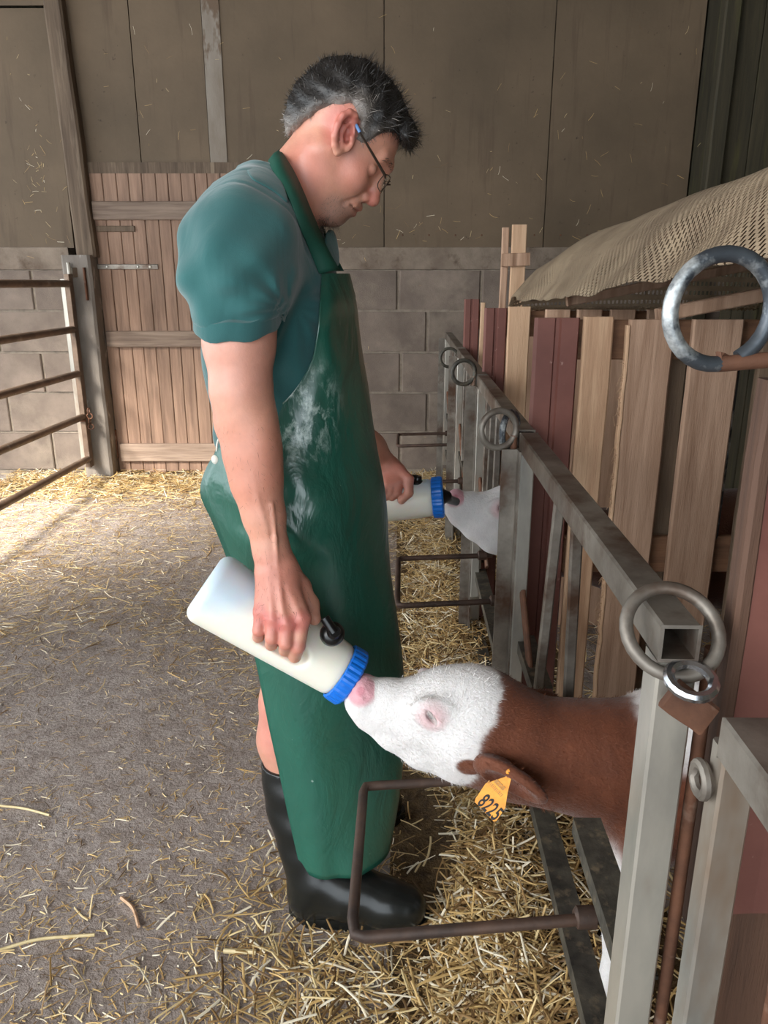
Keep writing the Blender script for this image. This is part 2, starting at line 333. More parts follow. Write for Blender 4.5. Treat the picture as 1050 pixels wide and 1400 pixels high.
# ------------------------------------------------------------------ signed-distance modelling for the bodies
class SDF:
    def __init__(s, X, Y, Z):
        s.a = [np.asarray(A, np.float32) for A in (X, Y, Z)]
        s.f = np.full([len(A) for A in s.a], .05, np.float32)
    def win(s, lo, hi, m):
        sl = []
        for A, l, h in zip(s.a, lo, hi):
            i, j = np.searchsorted(A, l-m), np.searchsorted(A, h+m); sl.append(slice(max(i, 0), max(j, 1)))
        return tuple(sl), [A[q].reshape([-1 if k == d else 1 for k in range(3)]) for d, (A, q) in enumerate(zip(s.a, sl))]
    def put(s, sl, d, k, sub):
        f = s.f[sl]
        if f.size == 0: return
        if sub: d = -d; h = np.maximum(k-np.abs(f-d), 0)/k; s.f[sl] = np.maximum(f, d)+h*h*k*.25
        else: h = np.maximum(k-np.abs(f-d), 0)/k; s.f[sl] = np.minimum(f, d)-h*h*k*.25
    def cone(s, a, b, ra, rb, k=.01, sub=False, sq=None, sqn=(0, 1, 0)):
        a, b = np.asarray(a, float), np.asarray(b, float); R = max(ra, rb)
        sl, (x, y, z) = s.win(np.minimum(a, b)-R, np.maximum(a, b)+R, k+.006)
        px, py, pz = x-a[0], y-a[1], z-a[2]; ba = b-a; L = max(ba@ba, 1e-9)
        t = np.clip((px*ba[0]+py*ba[1]+pz*ba[2])/L, 0, 1)
        qx, qy, qz = px-t*ba[0], py-t*ba[1], pz-t*ba[2]
        d2 = qx*qx+qy*qy+qz*qz
        if sq: n = np.asarray(sqn, float); n = n/np.linalg.norm(n); e = qx*n[0]+qy*n[1]+qz*n[2]; d2 = d2+(1/sq**2-1)*e*e
        s.put(sl, (np.sqrt(d2)-(ra+t*(rb-ra))).astype(np.float32), k, sub)
    def chain(s, pts, k=.01, k0=None, **kw):
        for i, ((a, ra), (b, rb)) in enumerate(zip(pts[:-1], pts[1:])): s.cone(a, b, ra, rb, k0 if (k0 and i == 0) else k, **kw)
    def ell(s, c, r, k=.01, sub=False, M=None):
        c = np.asarray(c, float); R = max(r); sl, (x, y, z) = s.win(c-R, c+R, k+.006)
        px, py, pz = x-c[0], y-c[1], z-c[2]
        if M is None: q = (px, py, pz)
        else: q = [px*M[i][0]+py*M[i][1]+pz*M[i][2] for i in range(3)]
        k0 = np.sqrt(sum((q[i]/r[i])**2 for i in range(3))); k1 = np.sqrt(sum((q[i]/r[i]**2)**2 for i in range(3)))+1e-6
        s.put(sl, (k0*(k0-1)/k1).astype(np.float32), k, sub)
    def loft(s, rows, k=.01, off=0, axis=2, sub=False):      # rows: (station, c1, c2, r1, r2) elliptical sections along an axis
        R = np.array(sorted(rows), float); o = [i for i in range(3) if i != axis]
        lo, hi = np.zeros(3), np.zeros(3); lo[axis], hi[axis] = R[0, 0], R[-1, 0]
        for j, i in enumerate(o): lo[i], hi[i] = (R[:, 1+j]-R[:, 3+j]).min(), (R[:, 1+j]+R[:, 3+j]).max()
        sl, P = s.win(lo, hi, k+.006); t = np.asarray(P[axis]).ravel()
        I = lambda c: np.interp(t, R[:, 0], R[:, c]).reshape(P[axis].shape)
        r1, r2 = I(3)+off, I(4)+off; u, v = (P[o[0]]-I(1)), (P[o[1]]-I(2))
        k0 = np.sqrt((u/r1)**2+(v/r2)**2); k1 = np.sqrt((u/r1**2)**2+(v/r2**2)**2)+1e-5
        d = k0*(k0-1)/k1; e = np.maximum(R[0, 0]-P[axis], P[axis]-R[-1, 0])
        s.put(sl, np.maximum(d, e).astype(np.float32), k, sub)
    def mesh(s):
        f = s.f; ins = f < 0; cnt = np.zeros([n-1 for n in f.shape], np.uint8)
        corners = [(i, j, k) for i in (0, 1) for j in (0, 1) for k in (0, 1)]
        S = lambda A, c: A[c[0]:A.shape[0]-1+c[0], c[1]:A.shape[1]-1+c[1], c[2]:A.shape[2]-1+c[2]]
        for c in corners: cnt += S(ins, c)
        ci = np.argwhere((cnt > 0) & (cnt < 8)); n = len(ci)
        idx = np.full(cnt.shape, -1, np.int32); idx[tuple(ci.T)] = np.arange(n)
        val = {c: f[tuple((ci+c).T)].astype(np.float64) for c in corners}; acc = np.zeros((n, 3)); num = np.zeros(n)
        pos = lambda c: np.stack([s.a[d][ci[:, d]+c[d]] for d in range(3)], 1).astype(np.float64)
        for ax in range(3):
            for c in corners:
                if c[ax]: continue
                c2 = tuple(v+(1 if d == ax else 0) for d, v in enumerate(c)); a, b = val[c], val[c2]
                m = (a < 0) != (b < 0); t = a[m]/(a[m]-b[m]); p, q = pos(c)[m], pos(c2)[m]
                acc[m] += p+(q-p)*t[:, None]; num[m] += 1
        V = acc/num[:, None]; F = []
        for ax in range(3):
            o1, o2 = [d for d in range(3) if d != ax]; sl0 = [slice(None)]*3; sl1 = [slice(None)]*3
            sl0[ax] = slice(0, -1); sl1[ax] = slice(1, None); A, B = ins[tuple(sl0)], ins[tuple(sl1)]
            e = np.argwhere(A != B); e = e[(e[:, o1] > 0) & (e[:, o2] > 0) & (e[:, o1] < f.shape[o1]-1) & (e[:, o2] < f.shape[o2]-1)]
            if not len(e): continue
            sgn = A[tuple(e.T)]
            def I(a, b):
                q = e.copy(); q[:, o1] -= a; q[:, o2] -= b; return idx[tuple(q.T)]
            Q = np.stack([I(1, 1), I(0, 1), I(0, 0), I(1, 0)], 1)
            fl = sgn if ax != 1 else ~sgn
            Q[~fl] = Q[~fl][:, ::-1]; F.append(Q)
        return V, np.vstack(F)
def axis(*segs):                          # (start, stop, step) runs joined into one grid axis
    out = []
    for a, b, st in segs: out += list(np.arange(a, b-1e-6, st))
    out.append(segs[-1][1]); return out
def vnormals(V, F):
    n = np.cross(V[F[:, 2]]-V[F[:, 0]], V[F[:, 3]]-V[F[:, 1]]); N = np.zeros_like(V)
    for j in range(4): np.add.at(N, F[:, j], n)
    return N/(np.linalg.norm(N, axis=1, keepdims=True)+1e-12)
def blob(V, c, r):                        # soft falloff around a point, for skin and coat colouring
    return np.clip(1-((V-np.asarray(c))**2).sum(1)/r**2, 0, 1)[:, None]
def vnoise(V, s, seed=0):
    r = np.random.default_rng(seed); o = np.zeros(len(V))
    for i in range(7):
        d = r.normal(size=3); d *= s*(1+.7*i)/np.linalg.norm(d); o += np.sin(V@d+r.uniform(0, 6.28)+2*np.sin(V@(d[[1, 2, 0]]*.7)))/(1+.5*i)
    return o/3.2
def strands(V, N, C_, D, length, width, lift, bend=.3, jitter=.25, seed=1, gravity=0):
    r = np.random.default_rng(seed); n = len(V)
    D = D-N*(D*N).sum(1, keepdims=True); D += r.normal(size=D.shape)*jitter; D /= np.linalg.norm(D, axis=1, keepdims=True)+1e-9
    L = (length*r.uniform(.6, 1.25, n))[:, None]; side = np.cross(D, N); side /= np.linalg.norm(side, axis=1, keepdims=True)+1e-9
    W = side*(width*r.uniform(.7, 1.3, n)/2)[:, None]
    p0 = V-N*.0015; p1 = V+D*L*.5+N*L*lift; p2 = V+D*L+N*L*lift*(1-bend)*1.4-np.array([0, 0, 1])*L*gravity
    VV = np.stack([p0-W, p0+W, p1-W*.8, p1+W*.8, p2-W*.1, p2+W*.1], 1).reshape(-1, 3)
    b = np.arange(n)[:, None]*6; F = np.vstack([b+np.array([0, 1, 3, 2]), b+np.array([2, 3, 5, 4])])
    return VV, F, np.repeat(C_, 6, 0)

# ================================================================== THE SETTING
WY = 5.268                                # back wall
def setting():
    me = MB().add([(-5, -3.2, 0), (2.8, -3.2, 0), (2.8, WY+.2, 0), (-5, WY+.2, 0), (-5, -3.2, -.1), (2.8, -3.2, -.1), (2.8, WY+.2, -.1), (-5, WY+.2, -.1)],
                  [(0, 1, 2, 3), (7, 6, 5, 4), (0, 4, 5, 1), (1, 5, 6, 2), (2, 6, 7, 3), (3, 7, 4, 0)])
    me.build('floor', 'floor', kind='structure')
    box((-5, -3.2, 3.5), (2.8, WY+.2, 3.6)).build('ceiling', 'timber', kind='structure')
    box((2.62, -3.2, 0), (2.8, WY+.2, 3.5)).build('wall_right', 'dark', kind='structure')
    box((1.0, -3.3, 0), (2.8, -3.2, 3.5)).build('front_light_block', 'dark', kind='structure')  # unseen part wall, added to keep daylight off the right side
    # back wall: mortar core, blocks proud of it
    wall = box((-.8, WY+.012, 0), (2.62, WY+.2, 1.39)).build('wall_back', 'mortar', kind='structure')
    m = MB(); m = box((-5, WY+.012, 0), (-2.04, WY+.2, 1.39)); m.build('wall_core', 'mortar', wall)
    joints = [1.39, 1.127, .855, .583, .311, .04]; first = [.093, .288, .114, .30, .114]; r = random.Random(3)
    for i in range(5):
        z1, z0 = joints[i], joints[i+1]
        for lo, hi, x0 in ((-.8, 2.62, first[i]), (-5, -2.04, -2.31-(i % 2)*.27)):
            x = x0
            while x > lo: x -= .547
            while x < hi:
                a, b = max(x, lo)+.009, min(x+.547, hi)-.009
                if b-a > .05 and a > -3.9:
                    d = r.uniform(0, .006)
                    box((a, WY-d, z0+.009), (b, WY+.1, z1-.009), .006).build('concrete_block', 'block', wall)
                x += .547
    for lo, hi in ((-.8, 2.62), (-5, -2.05)):
        mb = MB(); mb.bar((lo, WY+.095, 1.457), (hi, WY+.095, 1.457), .2, .138, segs=20, jit=.0012, seed=4); mb.build('rendered_band', 'band', wall)
    # upper boarding, one sheet at a time
    def sheet(x0, x1, z0, z1, mat='fibre', y=WY, skew=0, name='board_panel'):
        n = 10; vs = []; rr = random.Random(int(x0*100))
        for yy in (y, y+.018):
            for i in range(n+1):
                z = z0+(z1-z0)*i/n
                vs += [(x0+skew*(1-i/n), yy, z), (x1-.004+(skew*(1-i/n)), yy, z)]
        fs = []
        k = 2*(n+1)
        for i in range(n):
            a = 2*i; fs += [(a, a+1, a+3, a+2), (k+a+2, k+a+3, k+a+1, k+a), (a, a+2, k+a+2, k+a), (a+1, k+a+1, k+a+3, a+3)]
        fs += [(0, k, k+1, 1), (2*n, 2*n+1, k+2*n+1, k+2*n)]
        MB().add(vs, fs).build(name, mat, wall)
    sheet(-3.9, -2.006, 1.522, 2.875); sheet(-3.9, -2.006, 2.89, 3.5)
    sheet(-1.9, -1.525, 2.03, 3.5); sheet(-1.523, -1.09, 2.03, 3.5); sheet(-.99, .001, 1.522, 3.5, y=WY+.002)
    sheet(-1.09, -.98, 2.0, 3.5, 'pale', WY-.006, name='flaking_strip')
    sheet(.004, 1.03, 1.522, 3.5); sheet(1.033, 1.93, 1.522, 3.5, y=WY+.003); sheet(1.94, 2.03, 1.522, 3.5, 'dark')
    box((-1.9, WY-.012, 1.965), (-.8, WY+.02, 2.03)).build('head_rail', 'timber', wall)
    for x0, x1, z0, z1 in ((-5, -2.03, 0, 3.5), (-2.03, -.003, 0, 2.18), (-2.0, -.003, 2.18, 3.5), (-2.03, -2.0, 2.55, 3.5), (-.003, .007, 0, 2.30), (-.003, .007, 2.46, 3.5), (.007, 2.62, 0, 3.5)):
        box((x0, WY+.2, z0), (x1, WY+.22, z1), .001).build('gap_backing', 'dark', wall)  # backing added behind the boards to block sky at the gaps
    for x in (-1.525, -1.09, -.6, 1.03, 1.5):
        box((x-.04, WY+.02, 1.5), (x+.04, WY+.1, 3.5)).build('stud', 'timber', wall)
    box((-.04, WY+.02, 1.5), (.04, WY+.1, 2.30)).build('stud', 'timber', wall); box((-.04, WY+.02, 2.46), (.04, WY+.1, 3.5)).build('stud', 'timber', wall)
    for k, z in enumerate((2.45, 2.8)):                         # fixing nails along the lower edges
        pass
    for x in np.arange(.12, 1.9, .17):
        MB().lathe((x, WY-.003, 1.6), (x, WY+.01, 1.6), [(0, .004), (.002, .006), (.01, .006)], 8).build('nail_head', 'rust', wall)
    # posts
    p = MB().bar((-1.968, WY-.03, 3.5), (-1.905, WY-.03, 1.46), .10, .10, up=(0, -1, 0), segs=12, jit=.003, seed=2, ch=.012, taper=1.25); p.build('trim_1', 'timber', kind='structure')
    p = MB().bar((2.055, WY-.04, 0), (2.055, WY-.04, 3.5), .10, .1, up=(0, -1, 0), segs=12, jit=.003, seed=3, ch=.01); p.build('trim_2', 'dark', kind='structure')
    for i, x in enumerate((2.12, 2.27, 2.43, 2.57)):
        MB().bar((x+.07, WY-.02, 1.53), (x+.07, WY-.02, 3.5), .145, .03, up=(0, -1, 0), segs=8, jit=.002, seed=20+i).build('upright_board', 'dark', wall)
    # concrete jamb with raked top
    j = MB().bar((-1.955, WY-.05, 0), (-1.955, WY-.05, 1.475), .185, .2, up=(0, -1, 0), segs=10, jit=.002, seed=5, ch=.015); j.build('trim_3', 'jamb', kind='structure')
    box((-.86, WY-.03, 0), (-.79, WY+.12, 2.0)).build('trim_4', 'timber', kind='structure')
    # plank door
    d = empty('door_1', (-1.35, WY, 0), kind='structure'); x = -1.862; i = 0
    while x < -.88:
        wd = .083+.006*math.sin(i*2.1); z0 = .03+.012*math.sin(i*1.7)
        MB().bar((x+wd/2, WY-.002+.003*math.sin(i), z0), (x+wd/2, WY-.002, 1.965), wd-.003, .026, up=(0, -1, 0), segs=8, jit=.0008, seed=30+i, ch=.004).build('plank', 'door', d)
        x += wd; i += 1
    for z0, z1, x0 in ((1.69, 1.80, -1.85), (.893, .998, -1.845), (.11, .235, -1.83)):
        MB().bar((x0, WY-.03, (z0+z1)/2), (-.9, WY-.03, (z0+z1)/2), .032, z1-z0, segs=8, jit=.0008, seed=int(z0*9), ch=.006).build('ledge', 'ledge', d)
    MB().bar((-1.84, WY-.021, 1.637), (-1.60, WY-.021, 1.637), .014, .035, segs=6, jit=.002, seed=8).build('broken_batten', 'timber', d)
    hg = MB().bar((-1.88, WY-.022, 1.405), (-1.47, WY-.022, 1.405), .008, .032).build('strap_hinge', 'worn', d)
    for x in (-1.80, -1.6, -1.52): MB().lathe((x, WY-.032, 1.405), (x, WY-.02, 1.405), [(0, .006), (.004, .011), (.012, .011)], 8).build('bolt_head', 'galv', hg)
    MB().bar((-1.90, WY-.16, 1.40), (-1.90, WY-.16, 1.20), .012, .03).build('hinge_plate', 'rust', d)
    MB().bar((-1.868, WY-.02, .33), (-1.868, WY-.02, .13), .03, .02).build('hinge_stub', 'rust', d)
setting()

# ================================================================== STRAW
def straw_mesh(name, X, Y, Z, L, Wd, seed, label, pitch=.18, dark=0.0, parent=None, yaw=None):
    r = np.random.default_rng(seed); n = len(X)
    th = r.uniform(0, 2*np.pi, n) if yaw is None else yaw; ph = r.normal(0, pitch, n)
    D = np.stack([np.cos(th)*np.cos(ph), np.sin(th)*np.cos(ph), np.sin(ph)], 1)
    side = np.stack([-np.sin(th), np.cos(th), r.normal(0, .35, n)], 1); side /= np.linalg.norm(side, axis=1, keepdims=True)
    up = np.cross(D, side); P = np.stack([X, Y, Z], 1); bend = r.normal(0, .12, n)[:, None]; b2 = r.normal(0, .1, n)[:, None]
    pts = []
    for t in (-.5, -.12, .3, .5):
        c = P+D*L[:, None]*t+side*L[:, None]*bend*(t*t)*1.6+up*L[:, None]*np.abs(b2)*(.25-t*t)
        c[:, 2] = np.maximum(c[:, 2], .0015)
        w = (Wd*(1-.35*abs(t)))[:, None]
        pts += [c-side*w, c+up*w*.55, c+side*w]
    V = np.stack(pts, 1).reshape(-1, 3); b = np.arange(n)[:, None]*12; F = []
    for i in range(3):
        for j in range(2): F.append(b+np.array([i*3+j, i*3+j+1, i*3+j+4, i*3+j+3]))
    F = np.vstack(F)
    pal = np.array([lin(222, 198, 148), lin(192, 160, 106), lin(244, 232, 206), lin(154, 122, 80), lin(112, 86, 56), lin(206, 172, 114)])
    c = pal[r.choice(6, n, p=[.25, .24, .14, .16, .08, .13])]*r.uniform(.80, 1.22, (n, 1))*(1-dark)
    o = np_mesh(name, V, F, 'straw', parent, 'stuff', False, np.repeat(c, 12, 0))
    tag(o, label, 'straw'); return o
def bed_h(x, y):
    c = .19+.0227*y; return .075*np.exp(-((x-c-.05)/.13)**2)*(.75+.35*np.sin(y*3.1+1)*np.sin(x*9+y))+.012
def straws():
    r = np.random.default_rng(11)
    # bedding banked up in front of and under the pens
    n = 26000; y = .45+(WY-.5)*r.random(n)**1.5; x = r.normal(.22, .13, n)+.0227*y; k = (x > -.06) & (x < .62)
    bare = (np.hypot((x-.06)/.12, (y-1.60)/.26) < 1)&(r.random(n) < .96); k &= ~bare
    edge = np.clip((x-(.02+.05*np.clip((1.5-y)/.4, 0, 1)+.03*np.sin(y*4)+.02*np.sin(y*11)))/.07, 0, 1); k &= r.random(n) < edge
    x, y = x[k], y[k]; m = len(x)
    straw_mesh('straw_bedding', x, y, bed_h(x, y)*r.random(m)**.5+.004, r.uniform(.03, .12, m), r.uniform(.0012, .0030, m), 1, 'thick golden straw banked along the foot of the calf pens', .28)
    g = 40; xs = np.linspace(-.02, .6, 24); ys = np.linspace(.4, WY-.05, 160); V = np.array([(a+.0227*b, b, max(bed_h(a+.0227*b, b)-.018, .0005) if a > .05 else .0005) for b in ys for a in xs])
    F = np.array([(j*24+i, j*24+i+1, (j+1)*24+i+1, (j+1)*24+i) for j in range(159) for i in range(23)])
    o = np_mesh('matted_straw', V, F, 'strawbase', None, 'stuff', True); tag(o, 'matted brown straw lying beneath the golden bedding', 'straw')
    # straw inside the pens
    n = 6000; x = r.uniform(.36, 2.4, n); y = r.uniform(.5, 4.8, n)
    straw_mesh('pen_straw', x, y, .02+.03*r.random(n), r.uniform(.04, .13, n), r.uniform(.0015, .003, n), 2, 'dim straw on the ground inside the calf pens', .25)
    # trodden straw on the floor: chaff, stalks, a drift by the door
    n = 70000; y = 1.0+4.2*r.random(n)**1.3; x = r.uniform(-2.6, .05, n); d = .42+.30*np.sin(x*3+y*2.1)*np.sin(y*1.7-x)+.35*np.clip((y-3.3)/2, 0, 1)
    k = r.random(n) < d; x, y = x[k], y[k]; m = len(x)
    straw_mesh('floor_chaff', x, y, r.uniform(.001, .004, m), r.uniform(.008, .044, m)*r.random(m)**.4, r.uniform(.0007, .0017, m), 3, 'fine chopped chaff trodden over the whole floor', .06, dark=-.14)
    n = 11000; y = 1.0+4.2*r.random(n)**.95; x = r.uniform(-2.6, .1, n); d = .12+.22*np.clip((y-1.7)/1.2, 0, 1)+.3*np.sin(x*2.2+y*1.5)*np.sin(y*2-x)+.35*np.clip((y-3.2)/2, 0, 1); k = r.random(n) < d; x, y = x[k], y[k]; m = len(x)
    straw_mesh('floor_straw', x, y, r.uniform(.002, .008, m), r.uniform(.03, .11, m), r.uniform(.001, .0024, m), 4, 'loose pale straw stalks scattered over the trodden floor', .07)
    n = 620; y = r.normal(1.22, .17, n); x = r.normal(-.13, .11, n); k = (y > .98) & (x < .1) & (np.hypot((x+.07)/.20, (y-1.38)/.07) > 1); x, y = x[k], y[k]; m = len(x)
    straw_mesh('boot_straw', x, y, .003+.02*r.random(m)**2, r.uniform(.03, .10, m), r.uniform(.0012, .003, m), 5, 'tangled straw lying around the heel of the black boots', .16)
    n = 5200; x = r.uniform(-2.6, -.7, n); y = WY-.04-np.abs(r.normal(0, .26, n)); k = y > 4; x, y = x[k], y[k]; m = len(x)
    straw_mesh('door_straw', x, y, .004+.05*r.random(m)**2*np.clip((y-4.7)/.5, 0, 1), r.uniform(.03, .12, m), r.uniform(.0015, .0035, m), 6, 'drift of straw along the foot of the plank door', .2)
    n = 260; x = r.uniform(-2.3, 2.0, n); z = 1.55+1.3*r.random(n)**2.2; z[:60] = r.uniform(.2, 1.5, 60); k = (x < -1.95)|(x > -.7)|(z > 2.05); x, z = x[k], z[k]; x[:40] = r.normal(-2.18, .05, 40); z[:40] = r.normal(1.95, .14, 40); m = len(x)
    o = straw_mesh('caught_straw', x, z, np.zeros(m)+.004, r.uniform(.01, .06, m), r.uniform(.0005, .0011, m), 8, 'wisps of straw caught on the boards of the back wall', .1)
    cv = np.empty(len(o.data.vertices)*3, np.float32); o.data.vertices.foreach_get('co', cv); cv = cv.reshape(-1, 3); cv = np.stack([cv[:, 0], WY-.003-np.minimum(cv[:, 2], .02), cv[:, 1]], 1); o.data.vertices.foreach_set('co', cv.ravel()); o.data.update()
    # a few stalks one can pick out
    for i, (a, b, mid, wd, lab) in enumerate((((0, 1104), (68, 1117), (34, 1108), .0032, 'long straight yellow straw stalk on bare floor at the left edge'),
                                         ((-4, 1303), (130, 1281), (55, 1287), .0034, 'long pale curved straw stalk on the floor, the lower of two at the left edge'),
                                         ((306, 1303), (350, 1305), (328, 1304), .0048, 'short broad white straw piece on the floor left of the boot'),
                                         ((166, 1230), (190, 1270), (182, 1245), .004, 'brown split straw leaf curling on the bare floor'))):
        pts = []
        for (px, py) in (a, mid, b):
            q = at(px, py, 1.0); t = CAMH/(CAMH-q[2]); pts.append((q[0]*t, q[1]*t, .006))
        path = smooth_path(pts, 6); m = MB().tube(path, wd, 6); tag(m.build('straw_stalk', 'stalk' if i != 3 else 'fresh', smooth=True), lab, 'straw')
straws()

# ================================================================== FIELD GATE (left)
def field_gate():
    g = empty('field_gate', (-1.98, 5.05, 0), 'rusty brown tubular field gate hung on the concrete jamb', 'gate')
    MB().bar((-1.985, 5.05, .12), (-1.985, 5.05, 1.36), .035, .06).build('stile', 'brownpipe', g)
    MB().bar((-2.02, 5.075, .13), (-2.02, 5.075, 1.33), .05, .02).build('stile_plate', 'galv', g)
    MB().bar((-1.985, 1.4, .13), (-1.985, 1.4, 1.37), .035, .06).build('stile', 'brownpipe', g)
    for z0, z1 in ((1.302, 1.335), (1.022, 1.054), (.743, .795), (.461, .53), (.176, .262)):
        za = z0; k = (z1-z0)/.95
        MB().tube([(-1.985, 5.04, za), (-1.985, 3.2, za+k*.6), (-1.985, 1.4, za+k*.6)], .022, 12).build('bar', 'brownpipe', g, smooth=True)
    h = MB().bar((-1.99, 5.1, 1.37), (-1.95, 5.16, 1.37), .05, .06).build('hinge_bracket', 'galv', g)
    MB().tube([(-1.99, 5.09, 1.29), (-1.99, 5.09, 1.43)], .012, 8).build('hinge_pin', 'galv', h, smooth=True)
    for i in range(4):
        c = (-1.945+.004*(i % 2), 5.03, .50-.035*i)
        MB().tube(ring_pts(c, .018, (0, 0, 1), (1, 0, 0) if i % 2 else (0, 1, 0), 12), .004, 6, True).build('chain_link', 'rust', g, smooth=True)
    MB().tube([(-2.03, 5.0, .44), (-1.96, 5.0, .44)], .008, 8).build('latch_pin', 'rust', g, smooth=True)
field_gate()

# ================================================================== CALF PENS
def gx(y): return .285+.0227*y
POSTS = [.72, 1.74, 2.76, 3.78, 4.85]
def drop_pin(y, ringc, r, rot, label, mat='worn', bottom=.04, rad=.0075, shaft_x=.03, group=None, lean=0):
    t = empty('drop_pin', (gx(y)+shaft_x, y, 0), label, 'drop pin', group)
    c = Vector(ringc); ax = Vector((math.cos(rot), math.sin(rot), 0))
    MB().tube(ring_pts(c, r, ax, (0, lean, 1)), rad, 10, True).build('ring', mat, t, smooth=True)
    s = c+ax*r*.9+Vector((0, 0, -r*.35))
    MB().tube([s, s+Vector((0, 0, -.06)), (s.x, s.y, bottom)], rad, 10).build('shaft', 'rust', t, smooth=True)
    return t
def hurdle(i, y0, y1, label, uprights, hoop, near=False):
    t = empty('pen_hurdle', (gx(y0), y0, 0), label, 'hurdle', 'steel hurdles along the front of the calf pens'); n = .0227
    X = gx
    MB().hollow((X(y0), y0-.012, 1.0), (X(y1)-.0, y1-.045, 1.0), .042, .042).build('top_rail', 'worn', t)
    mb = MB().hollow((X(y0)+.004, y0+.016, .03), (X(y0)+.004, y0+.016, .975), .042, .042, up=(0, -1, 0)); mb.build('stile', 'galv', t)
    MB().angle((X(y1)-.02, y1-.05, .03), (X(y1)-.02, y1-.05, .985), .04, .035, .006, up=(0, -1, 0)).build('stile', 'worn', t)
    MB().bar((X(y1)-.008, y1-.09, .2), (X(y1)-.008, y1-.09, .98), .03, .008, up=(0, -1, 0)).build('flat_bar', 'galv', t)
    gap = {0: (1.03, 1.44), 1: (2.02, 2.34)}.get(i)
    for z, w in ((.53, .036), (.30, .034), (.055, .034)):
        runs = [(y0+.02, gap[0]), (gap[1], y1-.06)] if gap and z > .5 else [(y0+.02, y1-.06)]
        for ya, yb in runs: MB().extrude([(0, 0), (0, -.03), (-.006, -.03), (-.006, -.006), (-w-.008, -.006), (-w-.008, 0)], (X(ya)-.006, ya, z), (X(yb)-.006, yb, z)).build('lower_rail', 'blackiron', t)
    for (ya, yb, wd) in uprights:
        MB().bar((X(yb)+(wd if wd < 1 else 0), yb, .54), (X(ya), ya, .985), .02, .012, up=(0, -1, 0)).build('upright', 'worn', t)
    MB().bar((X(y1)-.005, y1-.10, .66), (X(y1)+.005, y1-.30, .40), .034, .01, up=(1, 0, 0)).build('brace', 'rust', t)
    ya, yb = hoop; xo = -.045 if i == 0 else .02+.018*i
    zz = .47; c = .018
    P = [(X(ya)+.02, ya+.02, zz), (xo+c, ya-.015, zz), (xo+.004, ya-.01, zz), (xo, ya+c, zz), (xo+.008, yb-c, zz), (xo+.012, yb-.003, zz), (xo+.03, yb, zz), (X(yb)+.02, yb+.03, zz)]
    hb = MB().tube(P, .0085, 10).build('bucket_holder', 'darkrust', t, smooth=True)
    for yy in (ya+.02, yb+.03):
        MB().lathe((X(yy)-.03, yy, zz), (X(yy), yy, zz), [(0, .011), (.004, .016), (.03, .016)], 10).build('socket', 'darkrust', hb, smooth=True)
    return t
